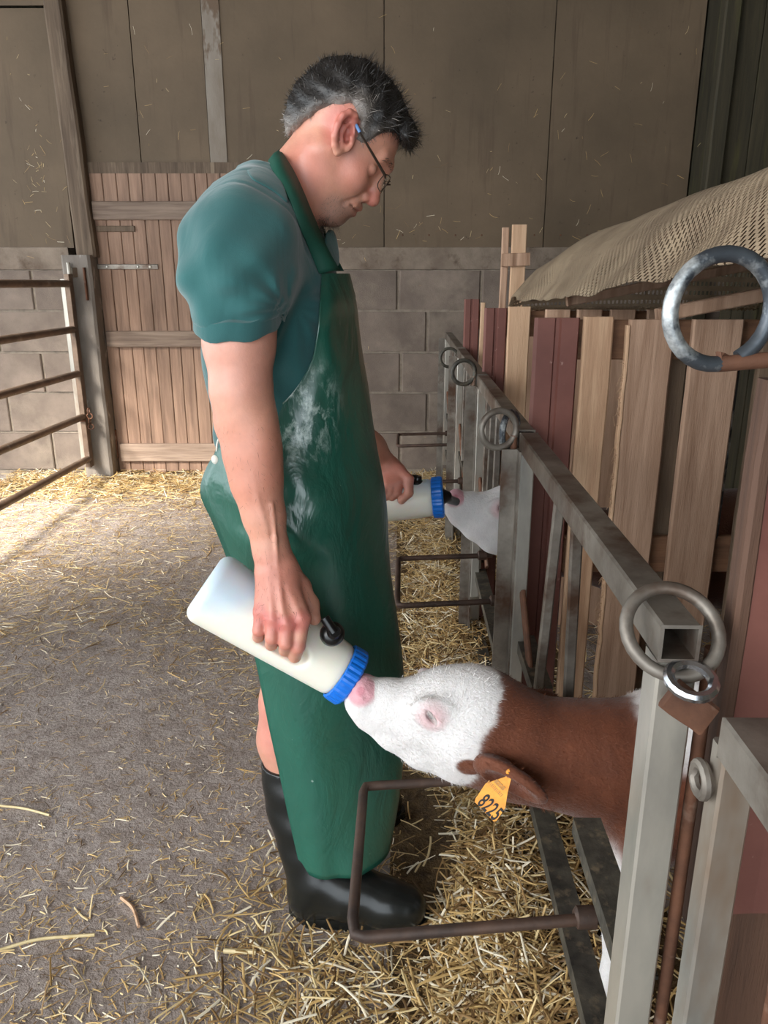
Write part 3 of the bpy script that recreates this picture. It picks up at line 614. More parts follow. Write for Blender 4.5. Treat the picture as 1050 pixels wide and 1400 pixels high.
def pens():
    hurdle(0, .72, 1.74, 'nearest whole steel hurdle, with the brown calf reaching through it', [(1.18, 1.325, .045), (1.32, 1.40, .0)], (.87, 1.19))
    hurdle(1, 1.74, 2.76, 'middle steel hurdle, with the white-faced calf reaching through it', [(2.22, 2.24, 1), (2.36, 2.40, 1), (2.50, 2.52, 1)], (2.0, 2.36))
    hurdle(2, 2.76, 3.78, 'third steel hurdle from the front, with an empty bucket hoop', [(3.0, 3.0, 1), (3.12, 3.12, 1), (3.3, 3.3, 1), (3.45, 3.45, 1)], (3.02, 3.32))
    hurdle(3, 3.78, 4.85, 'farthest steel hurdle, ending near the block wall', [(4.1, 4.1, 1), (4.25, 4.25, 1), (4.4, 4.4, 1)], (4.1, 4.4))
    # the hurdle nearest to the camera: its far stile and rail show at the right edge
    t = empty('pen_hurdle', (.335, .65, 0), 'steel hurdle at the right edge, cut off by the picture', 'hurdle', 'steel hurdles along the front of the calf pens')
    MB().hollow((.352, .655, .925), (.338, -.35, .925), .046, .046).build('top_rail', 'worn', t)
    MB().bar((.352, .665, .02), (.352, .665, .91), .036, .03, up=(0, -1, 0)).build('stile', 'galv', t)
    MB().bar((.338, -.33, .02), (.338, -.33, .91), .036, .03, up=(0, -1, 0)).build('stile', 'galv', t)
    for z in (.5, .27, .05): MB().angle((.345, .66, z), (.33, -.33, z), .04, .034, .006).build('lower_rail', 'blackiron', t)
    MB().tube(ring_pts((.325, .672, .865), .016, (0, .6, 0), (0, 0, 1), 16), .006, 8, True).build('lug_ring', 'worn', t, smooth=True)
    # drop pins with ring handles
    g = None
    p = drop_pin(.70, (.303, .735, 1.001), .047, -.12, 'ring-headed pin looped over the rail end beside the brown calf', 'worn', rad=.0075, lean=.75)
    MB().tube(ring_pts(at(945, 930, .69), .022, (1, 0, 0), (0, .8, .3), 18), .006, 8, True).build('link', 'chrome', p, smooth=True)
    MB().bar(at(915, 948, .695), at(968, 985, .69), .035, .012, up=(0, -1, .2), segs=4, jit=.001).build('strap', 'rust', p)
    p = drop_pin(1.72, at(682, 587, 1.70), .042, .25, 'ring-headed pin standing on the hurdle post above the white calf', 'worn')
    MB().tube(ring_pts(at(697, 590, 1.76), .045, (.5, .8, 0), (0, 0, 1), 24), .008, 8, True).build('link', 'bluerod', p, smooth=True)
    drop_pin(2.74, at(634, 509, 2.74), .042, .2, 'ring-headed pin on the third hurdle post from the front', 'blackiron')
    drop_pin(3.76, at(614, 489, 3.76), .044, .2, 'ring-headed pin on the farthest hurdle post', 'blackiron')
    # the big ring close to the camera
    t = empty('ring_pin', (.36, .6, 0), 'largest steel ring, pale and mottled, close to the camera at right', 'drop pin')
    c = Vector(at(986, 424, .6)); ax = Vector((1, .12, 0)).normalized(); r = .0405
    pts = ring_pts(c, r, ax, (0, 0, 1), 30, math.radians(-62), math.radians(275), False)
    MB().tube(pts, .0062, 12).build('ring', 'bluerod', t, smooth=True)
    e = Vector(pts[-1]); s2 = Vector((.352, .60, e.z+.012))
    MB().tube([pts[0]+Vector((-.012, 0, .002)), e, (e+s2)/2+Vector((0, 0, -.002)), s2, Vector((.40, .61, s2.z-.03)), Vector((.405, .615, .05))], .0062, 12).build('shaft', 'rust', t, smooth=True)
    # partitions of pallet boards and red-brown sheet
    def part(t, name, mat, x0, x1, y, z0, z1, th=.02, seed=0, jit=.0016, lean=0):
        return MB().bar(((x0+x1)/2, y, z0), ((x0+x1)/2+lean, y, z1), x1-x0, th, up=(0, -1, 0), segs=8, jit=jit, seed=seed, ch=.004).build(name, mat, t)
    def rib(t, x0, x1, y, z0, z1):              # folded sheet: flat, rib, flat
        w = x1-x0; prof = [(-w/2, .012), (-w/2+.006, 0), (-.008, 0), (-.004, .006), (.004, .006), (.008, 0), (w/2-.006, 0), (w/2, .012), (w/2, .015), (-w/2, .015)]
        prof = [(a, -b) for a, b in prof]
        return MB().extrude(prof[::-1], ((x0+x1)/2, y, z0), ((x0+x1)/2, y, z1), up=(0, -1, 0)).build('red_sheet', 'red', t)
    def xs(px, y, z=1.2): return xat(px, y, z)
    y = 1.82
    t = empty('pallet_partition', (.34, y, 0), 'pallet-board partition between the two calves, with torn plank edge', 'partition', 'board partitions between the pens')
    rib(t, xs(727, y), xs(788, y), y-.03, .02, 1.265)
    part(t, 'plank', 'fresh', xs(791, y), xs(831, y), y-.03, .02, 1.268, seed=41)
    part(t, 'plank', 'pallet', xs(851, y), xs(912, y), y-.03, .02, 1.262, seed=42, jit=.0022)
    part(t, 'plank', 'pallet', xs(937, y), xs(1004, y), y-.03, .02, 1.262, seed=43)
    part(t, 'plank', 'greywood', xs(1030, y), xs(1092, y), y-.03, .02, 1.25, seed=44)
    part(t, 'plank', 'pallet', xs(1110, y), xs(1180, y), y-.03, .02, 1.26, seed=144); part(t, 'plank', 'pallet', xs(1200, y), xs(1290, y), y-.03, .02, 1.26, seed=145)
    part(t, 'plank', 'greywood', xs(916, y), xs(948, y), y+.03, .02, 1.20, seed=45)
    for z0, z1 in ((1.17, 1.26), (.64, .735), (.1, .19)):
        MB().bar((xs(760, y), y, (z0+z1)/2), (xs(1280, y), y, (z0+z1)/2), .02, z1-z0, segs=8, jit=.001, seed=int(z0*50)).build('cross_board', 'palletx', t)
    MB().tube([(xs(1003, y, 1.15), y-.005, 1.20), (xs(1003, y, 1.15)+.004, y+.0, .73)], .012, 10).build('pipe', 'bluerod', t, smooth=True)
    for i in range(26):                          # torn splinters on one plank edge
        z = .3+.85*random.random(); x = xs(851, y)
    MB().bar((xs(850, y), y-.035, .05), (xs(850, y), y-.035, 1.25), .009, .018, up=(0, -1, 0), segs=40, jit=.0016, seed=99).build('torn_edge', 'fresh', t)
    sp = MB()
    for i in range(90):
        z = .45+.72*random.random(); x = xs(851, y)+random.uniform(-.002, .003); L = random.uniform(.006, .022)
        sp.tube([(x, y-.04, z), (x-L*.6, y-.042, z+random.uniform(-.5, .9)*L), (x-L, y-.045, z+random.uniform(-.9, 1.2)*L)], [.0016, .001, .0004], 4)
    sp.build('splinters', 'fresh', t, kind='stuff')
    y = 2.84
    t = empty('pallet_partition', (.36, y, 0), 'far partition of red-brown sheet and one pale plank', 'partition', 'board partitions between the pens')
    rib(t, xs(661, y), xs(692, y), y-.03, .02, 1.245); part(t, 'plank', 'fresh', xs(693, y), xs(723, y), y-.03, .02, 1.25, seed=51)
    for i, px in enumerate((742, 785, 830, 880)): part(t, 'plank', 'pallet', xs(px, y), xs(px+34, y), y-.03, .02, 1.24, seed=52+i)
    for z in (1.19, .68, .15): MB().bar((xs(665, y), y, z), (xs(910, y), y, z), .02, .09, segs=6, jit=.001, seed=int(z*60)).build('cross_board', 'palletx', t)
    y = 3.84
    t = empty('pallet_partition', (.38, y, 0), 'farthest partition, a red-brown sheet edge by the block wall', 'partition', 'board partitions between the pens')
    rib(t, xs(634, y), xs(655, y), y-.03, .02, 1.245); part(t, 'plank', 'fresh', xs(656, y), xs(662, y), y-.03, .02, 1.23, seed=61)
    for i, px in enumerate((668, 705, 745)): part(t, 'plank', 'pallet', xs(px, y), xs(px+26, y), y-.03, .02, 1.2, seed=62+i)
    for z in (1.15, .62, .15): MB().bar((xs(638, y), y, z), (xs(770, y), y, z), .02, .09, segs=6, jit=.001, seed=int(z*60)).build('cross_board', 'palletx', t)
    y = .765
    t = empty('pallet_partition', (.37, y, 0), 'nearest partition at the right edge, red sheet with a brown plank edge', 'partition', 'board partitions between the pens')
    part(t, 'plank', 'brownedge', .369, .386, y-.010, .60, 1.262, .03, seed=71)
    m = MB(); prof = [(-.12, 0), (-.105, .014), (-.06, .014), (-.05, .004), (-.03, .004), (-.02, .014), (.12, .014), (.12, .018), (-.12, .003)]
    m.extrude([(a, b) for a, b in prof], (.502, y-.005, .62), (.502, y-.005, 1.235), up=(0, -1, 0)); m.build('red_sheet', 'red', t)
    part(t, 'plank', 'brownedge', .386, .62, y, .02, .615, .02, seed=73); part(t, 'plank', 'pallet', .63, .75, y, .02, 1.25, seed=72); part(t, 'plank', 'pallet', .78, .9, y, .02, 1.25, seed=74)  # lower board: its dark brown paints in the shading of the sheet's foot
    for i in range(6): part(t, 'plank', 'pallet', .915+.14*i, 1.045+.14*i, y, .02, 1.25, seed=170+i)  # planks beyond view, added to shut daylight out of the pen
    for z in (1.17, .3): MB().bar((.41, y+.04, z), (1.72, y+.04, z), .02, .09, segs=6, jit=.001, seed=int(z*60)).build('cross_board', 'palletx', t)
    # rear boards of the pens, dark
    t = empty('rear_partition', (1.75, 2.4, 0), 'dark board back of the calf pens under the cover', 'partition')
    for i in range(26): MB().bar((1.75, .55+.14*i, .0), (1.75, .55+.14*i, 1.5), .13, .02, up=(-1, 0, 0), segs=4, jit=.001, seed=80+i).build('plank', 'dark', t)
    # perforated cover over the pens with the battens that carry it
    cov = empty('pen_cover', (.8, 2.4, 1.3), 'tan perforated cloth cover draped over the calf pens', 'cover')
    ys = np.linspace(.72, 3.72, 74); n = 34; V = []; UV = []
    for y in ys:
        q = np.interp(y, [.72, 1.15, 1.75, 2.4, 3.0, 3.72], [1.412, 1.39, 1.352, 1.30, 1.275, 1.262])     # front edge height
        cr = np.interp(y, [.7, 1.74, 2.5, 3.2, 3.6, 3.75], [1.625, 1.572, 1.542, 1.515, 1.45, 1.34])
        ex = .55+.012*math.sin(y*5)+.01*math.sin(y*13)+(.035*max(0, 1-abs(y-1.72)/.22))
        prof = [(ex-.006, q-.008+.004*math.sin(y*11)+.003*math.sin(y*29)), (ex+.045, q+.055), (.66, (q+cr)/2+.03), (.80, cr), (.97, cr+.022), (1.25, cr+.03), (1.75, cr+.02)]
        pp = smooth_path([(a, b, 0) for a, b in prof], 6)
        u = np.concatenate([[0], np.cumsum(np.linalg.norm(np.diff(pp, axis=0), axis=1))]); uu = np.linspace(0, u[-1], n)
        for k in range(n):
            a, b = np.interp(uu[k], u, pp[:, 0]), np.interp(uu[k], u, pp[:, 1])
            b += .003*math.sin(y*6+a*9)+.0012*math.sin(y*15-a*14)
            if y < .80: b = b+(min(b, 1.22)-b)*min(1, (.80-y)/.07)  # near end, out of view, shaped downward to keep the pens dark
            if y > 3.6: b = b+(min(b, 1.20)-b)*min(1, (y-3.6)/.09)
            V.append((a+.0227*(y-2), y, b)); UV.append((uu[k], y))
    F = np.array([(j*n+i, j*n+i+1, (j+1)*n+i+1, (j+1)*n+i) for j in range(len(ys)-1) for i in range(n-1)])
    o = np_mesh('cover_cloth', np.array(V), F, 'cover', cov, None, True); uvl = o.data.uv_layers.new(name='UVMap')
    li = np.empty(F.size, np.int32); o.data.loops.foreach_get('vertex_index', li); uvl.data.foreach_set('uv', np.array(UV, np.float32)[li].ravel())
    so = o.modifiers.new('thickness', 'SOLIDIFY'); so.thickness = .004
    for y in (.9, 1.8, 2.7, 3.6):
        MB().bar((.62, y, 1.27), (1.75, y, 1.49), .03, .03).build('batten', 'pallet', cov)
    MB().bar((.84, .75, 1.545), (.9, 3.3, 1.44), .03, .03).build('batten', 'pallet', cov)
    # leaning wooden upright by the wall
    y = 4.6; t = empty('wooden_upright', (.74, y, 0), 'pale wooden upright with a short cross piece in front of the block wall', 'post')
    part(t, 'upright', 'fresh', xat(699, y, 1.5), xat(719, y, 1.5), y, 0, 1.625, .03, 91); part(t, 'upright', 'pallet', xat(686, y, 1.5), xat(695, y, 1.5), y+.01, 0, 1.61, .03, 92)
    MB().bar((xat(684, y, 1.4), y-.035, 1.435), (xat(722, y, 1.4), y-.035, 1.44), .025, .07).build('cross_piece', 'pallet', t)
pens()

# ================================================================== BOTTLES
def bottle(a, b, ra, rb, mat, label, slot, valve, vdir, teat_to, up):
    a, b = np.array(a), np.array(b); d = (b-a)/np.linalg.norm(b-a); L = np.linalg.norm(b-a)
    t = empty('feeding_bottle', tuple(a), label, 'bottle', 'calf feeding bottles')
    lo, hi = np.minimum(a, b)-.09, np.maximum(a, b)+.09
    S = SDF(*[axis((lo[i], hi[i], .003)) for i in range(3)])
    S.cone(a+d*.02, b-d*.01, ra-.012, rb-.004, .004)
    x, y, z = S.a[0].reshape(-1, 1, 1), S.a[1].reshape(1, -1, 1), S.a[2].reshape(1, 1, -1)
    tt = (x-a[0])*d[0]+(y-a[1])*d[1]+(z-a[2])*d[2]
    rr = np.sqrt(np.maximum((x-a[0])**2+(y-a[1])**2+(z-a[2])**2-tt**2, 0)); R = ra+(rb-ra)*np.clip(tt/L, 0, 1)
    e = np.maximum(rr-R, np.abs(tt-L/2)-L/2); k = .022
    q1, q2 = rr-R+k, np.abs(tt-L/2)-L/2+k; S.f = (np.sqrt(np.maximum(q1, 0)**2+np.maximum(q2, 0)**2)+np.minimum(np.maximum(q1, q2), 0)-k).astype(np.float32)
    for (p, q, r) in slot: S.cone(p, q, r, r, .012, sub=True)
    V, F = S.mesh(); np_mesh('bottle_body', V, F, mat, t, None, True)
    # ribbed screw cap
    n = 72; vs, fs = [], []; x = Vector(d).orthogonal().normalized(); y = Vector(d).cross(x); rows = [(-.012, .0), (-.010, .0035), (.0, .0045), (.014, .0045), (.018, .001), (.019, -.02)]
    for t_, dr in rows:
        for j in range(n):
            an = 2*math.pi*j/n; rad = rb+dr+(.0016 if (j % 3) and 0 < dr else 0)
            if dr < 0: rad = .02
            vs.append(Vector(b)+Vector(d)*t_+(x*math.cos(an)+y*math.sin(an))*rad)
    for i in range(len(rows)-1):
        for j in range(n): fs.append((i*n+j, i*n+(j+1) % n, (i+1)*n+(j+1) % n, (i+1)*n+j))
    fs.append(tuple(range((len(rows)-1)*n, len(rows)*n))); MB().add(vs, fs).build('screw_cap', 'cap', t)
    e = b+d*.016; tl = np.array(teat_to)
    MB().tube([e, e+d*.01, e*.6+tl*.4, tl], [.024, .016, .0125, .011], 14).build('teat', 'blackplastic', t, smooth=True)
    v = np.array(valve); vd = np.array(vdir)/np.linalg.norm(vdir)
    kb = MB().lathe(v-vd*.012, v+vd*.02, [(0, .021), (.012, .021), (.016, .019), (.019, .016), (.021, .012), (.028, .0115), (.031, .009)], 24).build('valve', 'blackplastic', t, smooth=True)
    w = v+vd*.012; up = np.array(up)
    MB().tube([w, w+up*.014, w+up*.03], [.0095, .0085, .0085], 12).build('valve_lever', 'blackplastic', kb, smooth=True)
    return t
A1, B1 = at(279, 798, 1.255), at(471, 921, 1.245)
bottle(A1, B1, .068, .049, MT['bottle'], 'big milk bottle held by his near hand, blue cap at the brown calf', [(at(362, 868, 1.17), at(405, 893, 1.17), .0145), (at(362, 870, 1.20), at(408, 897, 1.20), .0145)],
       at(455, 866, 1.20), (.25, -.8, .55), at(493, 941, 1.245), (-.55, .25, .8))
A2, B2 = at(415, 694, 1.98), at(597, 680, 1.95)
bottle(A2, B2, .066, .049, MT['bottle2'], 'milk bottle in his far hand, blue cap at the white calf', [(at(520, 678, 1.86), at(556, 676, 1.86), .016), (at(520, 678, 1.90), at(556, 676, 1.90), .013)],
       at(570, 660, 1.95), (.1, 0, 1), at(624, 686, 2.0), (-1, 0, .1))

# ================================================================== CALVES
def calf(name, ox, oy, oz, label, coat, tagged, res, seed):
    # modelled once in the place of the near calf; (ox, oy) shifts the whole animal
    DY = -.04; yc = 1.25+DY
    def off(V):                           # shift the animal; longer legs lift its body
        V = np.array(V, float); V = V+np.array((ox, oy, 0)); V[..., 2] += oz*np.clip(V[..., 2]/.30, 0, 1); return V
    S = SDF(axis((-.10, .30, res), (.30, .56, res*1.6), (.56, 1.36, .012)), axis((1.02, 1.42, res)), axis((-.01, .30, .010), (.30, .62, res), (.62, .83, res*1.3)))
    P = lambda px, py, y=1.25: at(px, py, y+DY)
    # head: muzzle, bridge, cranium, jaw
    S.chain([(P(503, 958), .042), (P(532, 964), .046), (P(566, 974), .058), (P(600, 975), .078), (P(640, 982), .086), (P(672, 992), .083)], .02, sq=.80)
    S.ell(P(630, 962), (.075, .062, .062), .03)
    S.chain([(P(505, 982), .024), (P(540, 1002), .030), (P(580, 1020), .040), (P(630, 1030), .052), (P(668, 1040), .052)], .02, sq=.85)
    S.ell(P(497, 946), (.023, .036, .031), .014)                     # nose pad
    for s in (-1, 1):
        nl = P(495, 943, 1.222); nl[1] = yc+s*.026; nl[0] += .004 if s < 0 else 0
        S.cone(nl+(-.010, s*.013, .007), nl+(.004, s*.010, -.010), .0075, .005, .005, sub=True)
        ey = P(589, 974, 1.195); ey[1] = yc+s*(1.25-1.187)
        EM = [np.array((.55, 0, -.83)), np.array((0, 1, 0)), np.array((.83, 0, .55))]
        if s < 0: S.ell(ey+(-.002, .004, .006), (.034, .012, .022), .025)
        S.ell(ey+(0, -s*.003, 0), (.024, .012, .016), .014, M=EM); S.ell(ey+(0, s*.012, 0), (.0155, .014, .0062), .005, sub=True, M=EM)
        S.ell(P(640, 1022, 1.20)*(1, 0, 1)+(0, yc+s*.045, 0), (.05, .03, .05), .03)   # cheek
    S.chain([(P(486, 984, 1.215), .004), (P(520, 1003, 1.205), .003), (P(556, 1024, 1.20), .002)], .006, sub=True)     # mouth line
    # neck, trunk, legs
    S.chain([(P(660, 985), .085), (P(720, 1024), .092), (P(790, 1034), .098), (P(850, 1044), .112), (P(905, 1052), .125)], .04, sq=.82)
    S.loft([(.42, yc, .50, .07, .08), (.47, yc, .50, .105, .13), (.55, yc+.005, .505, .125, .165), (.75, yc+.02, .50, .14, .175), (.95, yc+.03, .49, .145, .18), (1.12, yc+.03, .52, .125, .16), (1.22, yc+.03, .54, .09, .12), (1.27, yc+.03, .55, .04, .06)], .05, axis=0)
    for s, x in ((-1, .432), (1, .50)):
        S.chain([((x+.07, yc+s*.075, .46), .062), ((x+.015, yc+s*.072, .34), .042), ((x, yc+s*.070, .23), .030), ((x+.005, yc+s*.070, .10), .020), ((x-.005, yc+s*.07, .045), .024), ((x-.015, yc+s*.07, .012), .026)], .02, k0=.05)
    for s, x in ((-1, 1.16), (1, 1.12)):
        S.chain([((x, yc+.03+s*.07, .50), .08), ((x-.06, yc+.03+s*.08, .36), .055), ((x+.05, yc+.03+s*.075, .24), .032), ((x+.03, yc+.03+s*.075, .10), .021), ((x+.015, yc+.03+s*.075, .015), .026)], .02, k0=.05)
    V, F = S.mesh(); N = vnormals(V, F)
    white, brown, pink, cream = [np.array(lin(*c)) for c in ((226, 222, 220), coat, (206, 140, 150), (218, 196, 190))]
    # coat: white face back to a line behind the eye, brown neck, white chest and legs
    bz = np.array([(P(px, py, 1.19)[2], P(px, py, 1.19)[0]) for px, py in ((640, 1085), (650, 1060), (648, 1040), (652, 1015), (660, 998), (676, 984), (688, 962), (694, 938), (694, 900))]); bz = bz[np.argsort(bz[:, 0])]
    xb = np.interp(V[:, 2], bz[:, 0], bz[:, 1])+.006*vnoise(V, 90, 3)+.010*vnoise(V, 35, 4)
    far = np.clip((V[:, 1]-1.27)/.05, 0, 1)*.01
    m = 1/(1+np.exp(-(V[:, 0]-xb-far)/.0022))
    pc = P(640, 1046, 1.18); patch = ((V[:, 0]-pc[0])/.024)**2+((V[:, 2]-pc[2])/.021)**2+.35*vnoise(V, 80, 8); m = np.maximum(m, (1/(1+np.exp((patch-1)/.08)))*(V[:, 1] < 1.24))
    lowc = .365+.02*vnoise(V, 40, 5); m *= 1/(1+np.exp(-(V[:, 2]-lowc-np.clip((V[:, 0]-.6), 0, .3)*-.3)/.01))
    wp = ((V[:, 0]-.512)/.075)**2+((V[:, 2]-.672)/.10)**2+.3*vnoise(V, 40, 6); m *= 1-1/(1+np.exp((wp-1)/.1))
    m = m[:, None]; shade = (1+.16*vnoise(V, 60, 1)+.10*vnoise(V*np.array([1, 1, .3]), 150, 2))[:, None]
    col = white*(1-m)+brown*shade*m
    k = np.zeros(len(V))[:, None]
    for s in (-1, 1):
        nl = P(494, 942, 1.222); nl[1] = yc+s*.025; k = np.maximum(k, np.clip(blob(V, nl+(-.004, 0, 0), .036)*2.2, 0, 1))
        ey = P(589, 974, 1.195); ey[1] = yc+s*.070; col = col*(1-.75*blob(V, ey, .034))+np.array(lin(226, 178, 182))*.75*blob(V, ey, .034)
        nh = nl+(-.003, s*.008, -.001); kk = np.clip(blob(V, nh, .0125)*1.8, 0, 1); col = col*(1-kk)+np.array(lin(140, 60, 80))*kk
    k *= (V[:, 0] < P(509, 945)[0]+.004)[:, None]
    col = col*(1-.85*k)+pink*.85*k
    ch = blob(V, P(488, 985), .032)*.25; col = col*(1-ch)+cream*ch
    o = np_mesh(name, off(V), F, 'coat', None, None, True, col); tag(o, label, 'calf')
    # hair lying along the body
    r = np.random.default_rng(seed); Vf = V[F[:, 0]]
    vis = (Vf[:, 0] < (.62 if tagged else .36)) & (r.random(len(F)) < (.32 if tagged else .10)) & (Vf[:, 2] > .12)
    ii = F[vis, 0]; D = np.zeros((len(ii), 3)); D[:, 0] = 1; D[:, 2] = -.25
    fc = P(612, 950, 1.20); w = blob(V[ii], fc, .07); sw = np.cross(np.array([0, -1., 0]), V[ii]-fc); D = D*(1-w)+(sw/(np.linalg.norm(sw, axis=1, keepdims=True)+1e-9))*w
    ns = np.clip((V[ii][:, 0]-P(505, 950)[0])/.06, .15, 1)
    jit = r.uniform(.82, 1.12, (len(ii), 1)); VV, FF, CC = strands(V[ii], N[ii], np.clip(col[ii]*jit, 0, 1), D, .008*ns, .0007, .2, seed=seed, jitter=.35)
    tag(np_mesh('short_hair', off(VV), FF, 'fur', o, 'stuff', False, CC))
    for s in (-1, 1):
        ey = P(589, 975, 1.195); ey[1] = yc+s*.053
        eb = MB().ball(off(ey), .0135, 16).build('eye', 'eye', o, smooth=True)
        ls = MB()
        for i in range(26):
            u = -1+2*i/25; p = off(ey)+np.array((.006+.008*u, s*.0125, .005-.012*u)); ls.tube([p, p+np.array((-.003, s*.006, -.002)), p+np.array((-.007, s*.008, -.008))], [.0006, .0005, .0001], 4)
        ls.build('eyelashes', 'lash', o, kind='stuff')
    # ears
    for s in (-1, 1):
        if s < 0: root, mid, tip = P(664, 1043, 1.175), P(700, 1066, 1.140), P(742, 1092, 1.135)
        else: root, mid, tip = P(690, 968, 1.31), P(730, 958, 1.36), P(786, 966, 1.385)
        E = SDF(*[axis((min(root[i], tip[i])-.07, max(root[i], tip[i])+.07, .0025)) for i in range(3)])
        u = (tip-root)/np.linalg.norm(tip-root); vv = np.array((.35, .35 if s < 0 else -.6, -.85)) if s < 0 else np.array((.1, .8, .45)); vv -= u*(vv@u); vv /= np.linalg.norm(vv); nn = np.cross(u, vv); M = [u, vv, nn]
        wv = .040 if s < 0 else .024
        E.ell(mid, (.066, wv, .018), .01, M=M); E.cone(root, root*.5+mid*.5, .020, .022, .02)
        nt = nn if nn[1]*s > 0 else -nn
        E.ell(mid+nt*.016+u*.006, (.050, wv*.74, .014), .008, sub=True, M=M)
        EV, EF = E.mesh(); EN = vnormals(EV, EF); dd = np.abs((EV-mid)@vv)/wv
        ec = brown*(1+.15*vnoise(EV, 80, 9))[:, None]; inn = np.clip(1-np.linalg.norm((EV-mid-u*.0), axis=1)/.04, 0, 1)[:, None]*(((EN@nt) > .2)[:, None]); ec = ec*(1-.35*inn)+np.array(lin(196, 128, 108))*.35*inn
        eo = np_mesh('ear', off(EV), EF, 'coat', o, None, True, ec)
        k2 = np.random.default_rng(seed+5).random(len(EV)) < .22
        VV, FF, CC = strands(EV[k2], EN[k2], ec[k2]*.95, np.tile(u, (k2.sum(), 1)), .010, .0007, .2, seed=seed+6, jitter=.4)
        np_mesh('ear_hair', off(VV), FF, 'fur', eo, 'stuff', False, CC)
    return o
near = calf('calf', 0, 0, 0, 'brown calf with a white face and an orange numbered ear tag', (104, 57, 35), True, .0027, 21)

def ear_tag(parent):
    y = 1.075
    pts = [at(*p, y) for p in ((698, 1049), (691, 1062), (664, 1071), (650, 1092), (649, 1096), (675, 1123), (679, 1122), (691, 1104), (694, 1084), (701, 1056))]
    # lay them on one tilted plane
    n = Vector((-.25, -.9, .32)).normalized(); o = Vector(at(675, 1088, y))
    cam_ = Vector((0, 0, CAMH)); P = []
    for p in pts:
        d = Vector(p)-cam_; P.append(cam_+d*((o-cam_).dot(n)/d.dot(n)))
    k = len(P); vs = [p-n*.001 for p in P]+[p+n*.001 for p in P]
    fs = [tuple(range(k))[::-1], tuple(range(k, 2*k))]+[(i, (i+1) % k, k+(i+1) % k, k+i) for i in range(k)]
    t = MB().add(vs, fs).build('ear_tag', 'tag', parent); t['label'] = 'orange ear tag numbered 8225'
    bm = bmesh.new(); bm.from_mesh(t.data); bmesh.ops.recalc_face_normals(bm, faces=bm.faces); bm.to_mesh(t.data); bm.free()
    X = (P[5]-P[4]).normalized(); X = (X-n*X.dot(n)).normalized(); Y = n.cross(X)
    if Y.z < 0: Y = -Y
    R = Matrix((X, Y, X.cross(Y))).transposed().to_4x4()
    def text(body, size, c, mat, name, sx=1):
        cu = bpy.data.curves.new(name, 'FONT'); cu.body = body; cu.size = size; cu.align_x = 'CENTER'; cu.align_y = 'CENTER'; cu.extrude = .0004; cu.offset = .0006
        cu.space_character = 1.05
        tmp = bpy.data.objects.new(name, cu); me = bpy.data.meshes.new_from_object(tmp); bpy.data.objects.remove(tmp); bpy.data.curves.remove(cu)
        me.transform(Matrix.Translation(c+n*.0016) @ R @ Matrix.Diagonal((sx, 1, 1, 1))); me.materials.clear(); link(name, me, mat, t)
    c = (P[4]+P[5]+P[3]+P[7])/4
    cc = (P[3]+P[7])/2*.56+(P[4]+P[5])/2*.44+X*.0035+Y*.002
    text('8225', .036, cc, 'print', 'tag_number', .53)
    c2 = (P[2]+P[8])/2*.75+(P[1]+P[9])/2*.25
    text('8225', .0095, c2, 'faint', 'tag_small_number'); 
    m = MB()
    for i in range(12):
        a = c2-Y*.010+X*(-.016+i*.0027); m.bar(a-Y*.003+n*.0012, a+Y*.003+n*.0012, .0011 if i % 3 else .0018, .0006, up=n)
    m.build('tag_barcode', 'faint', t, kind='stuff')
    q = P[0]+(P[1]-P[0])*.4
    MB().lathe(q-n*.004, q+n*.006, [(0, .006), (.008, .006), (.010, .003)], 12).build('tag_stud', 'tag', t, smooth=True)
ear_tag(near)
calf('calf', .235, .83, .112, 'white-faced calf pushing its head between the bars of the farther pen', (92, 54, 36), False, .0036, 31)

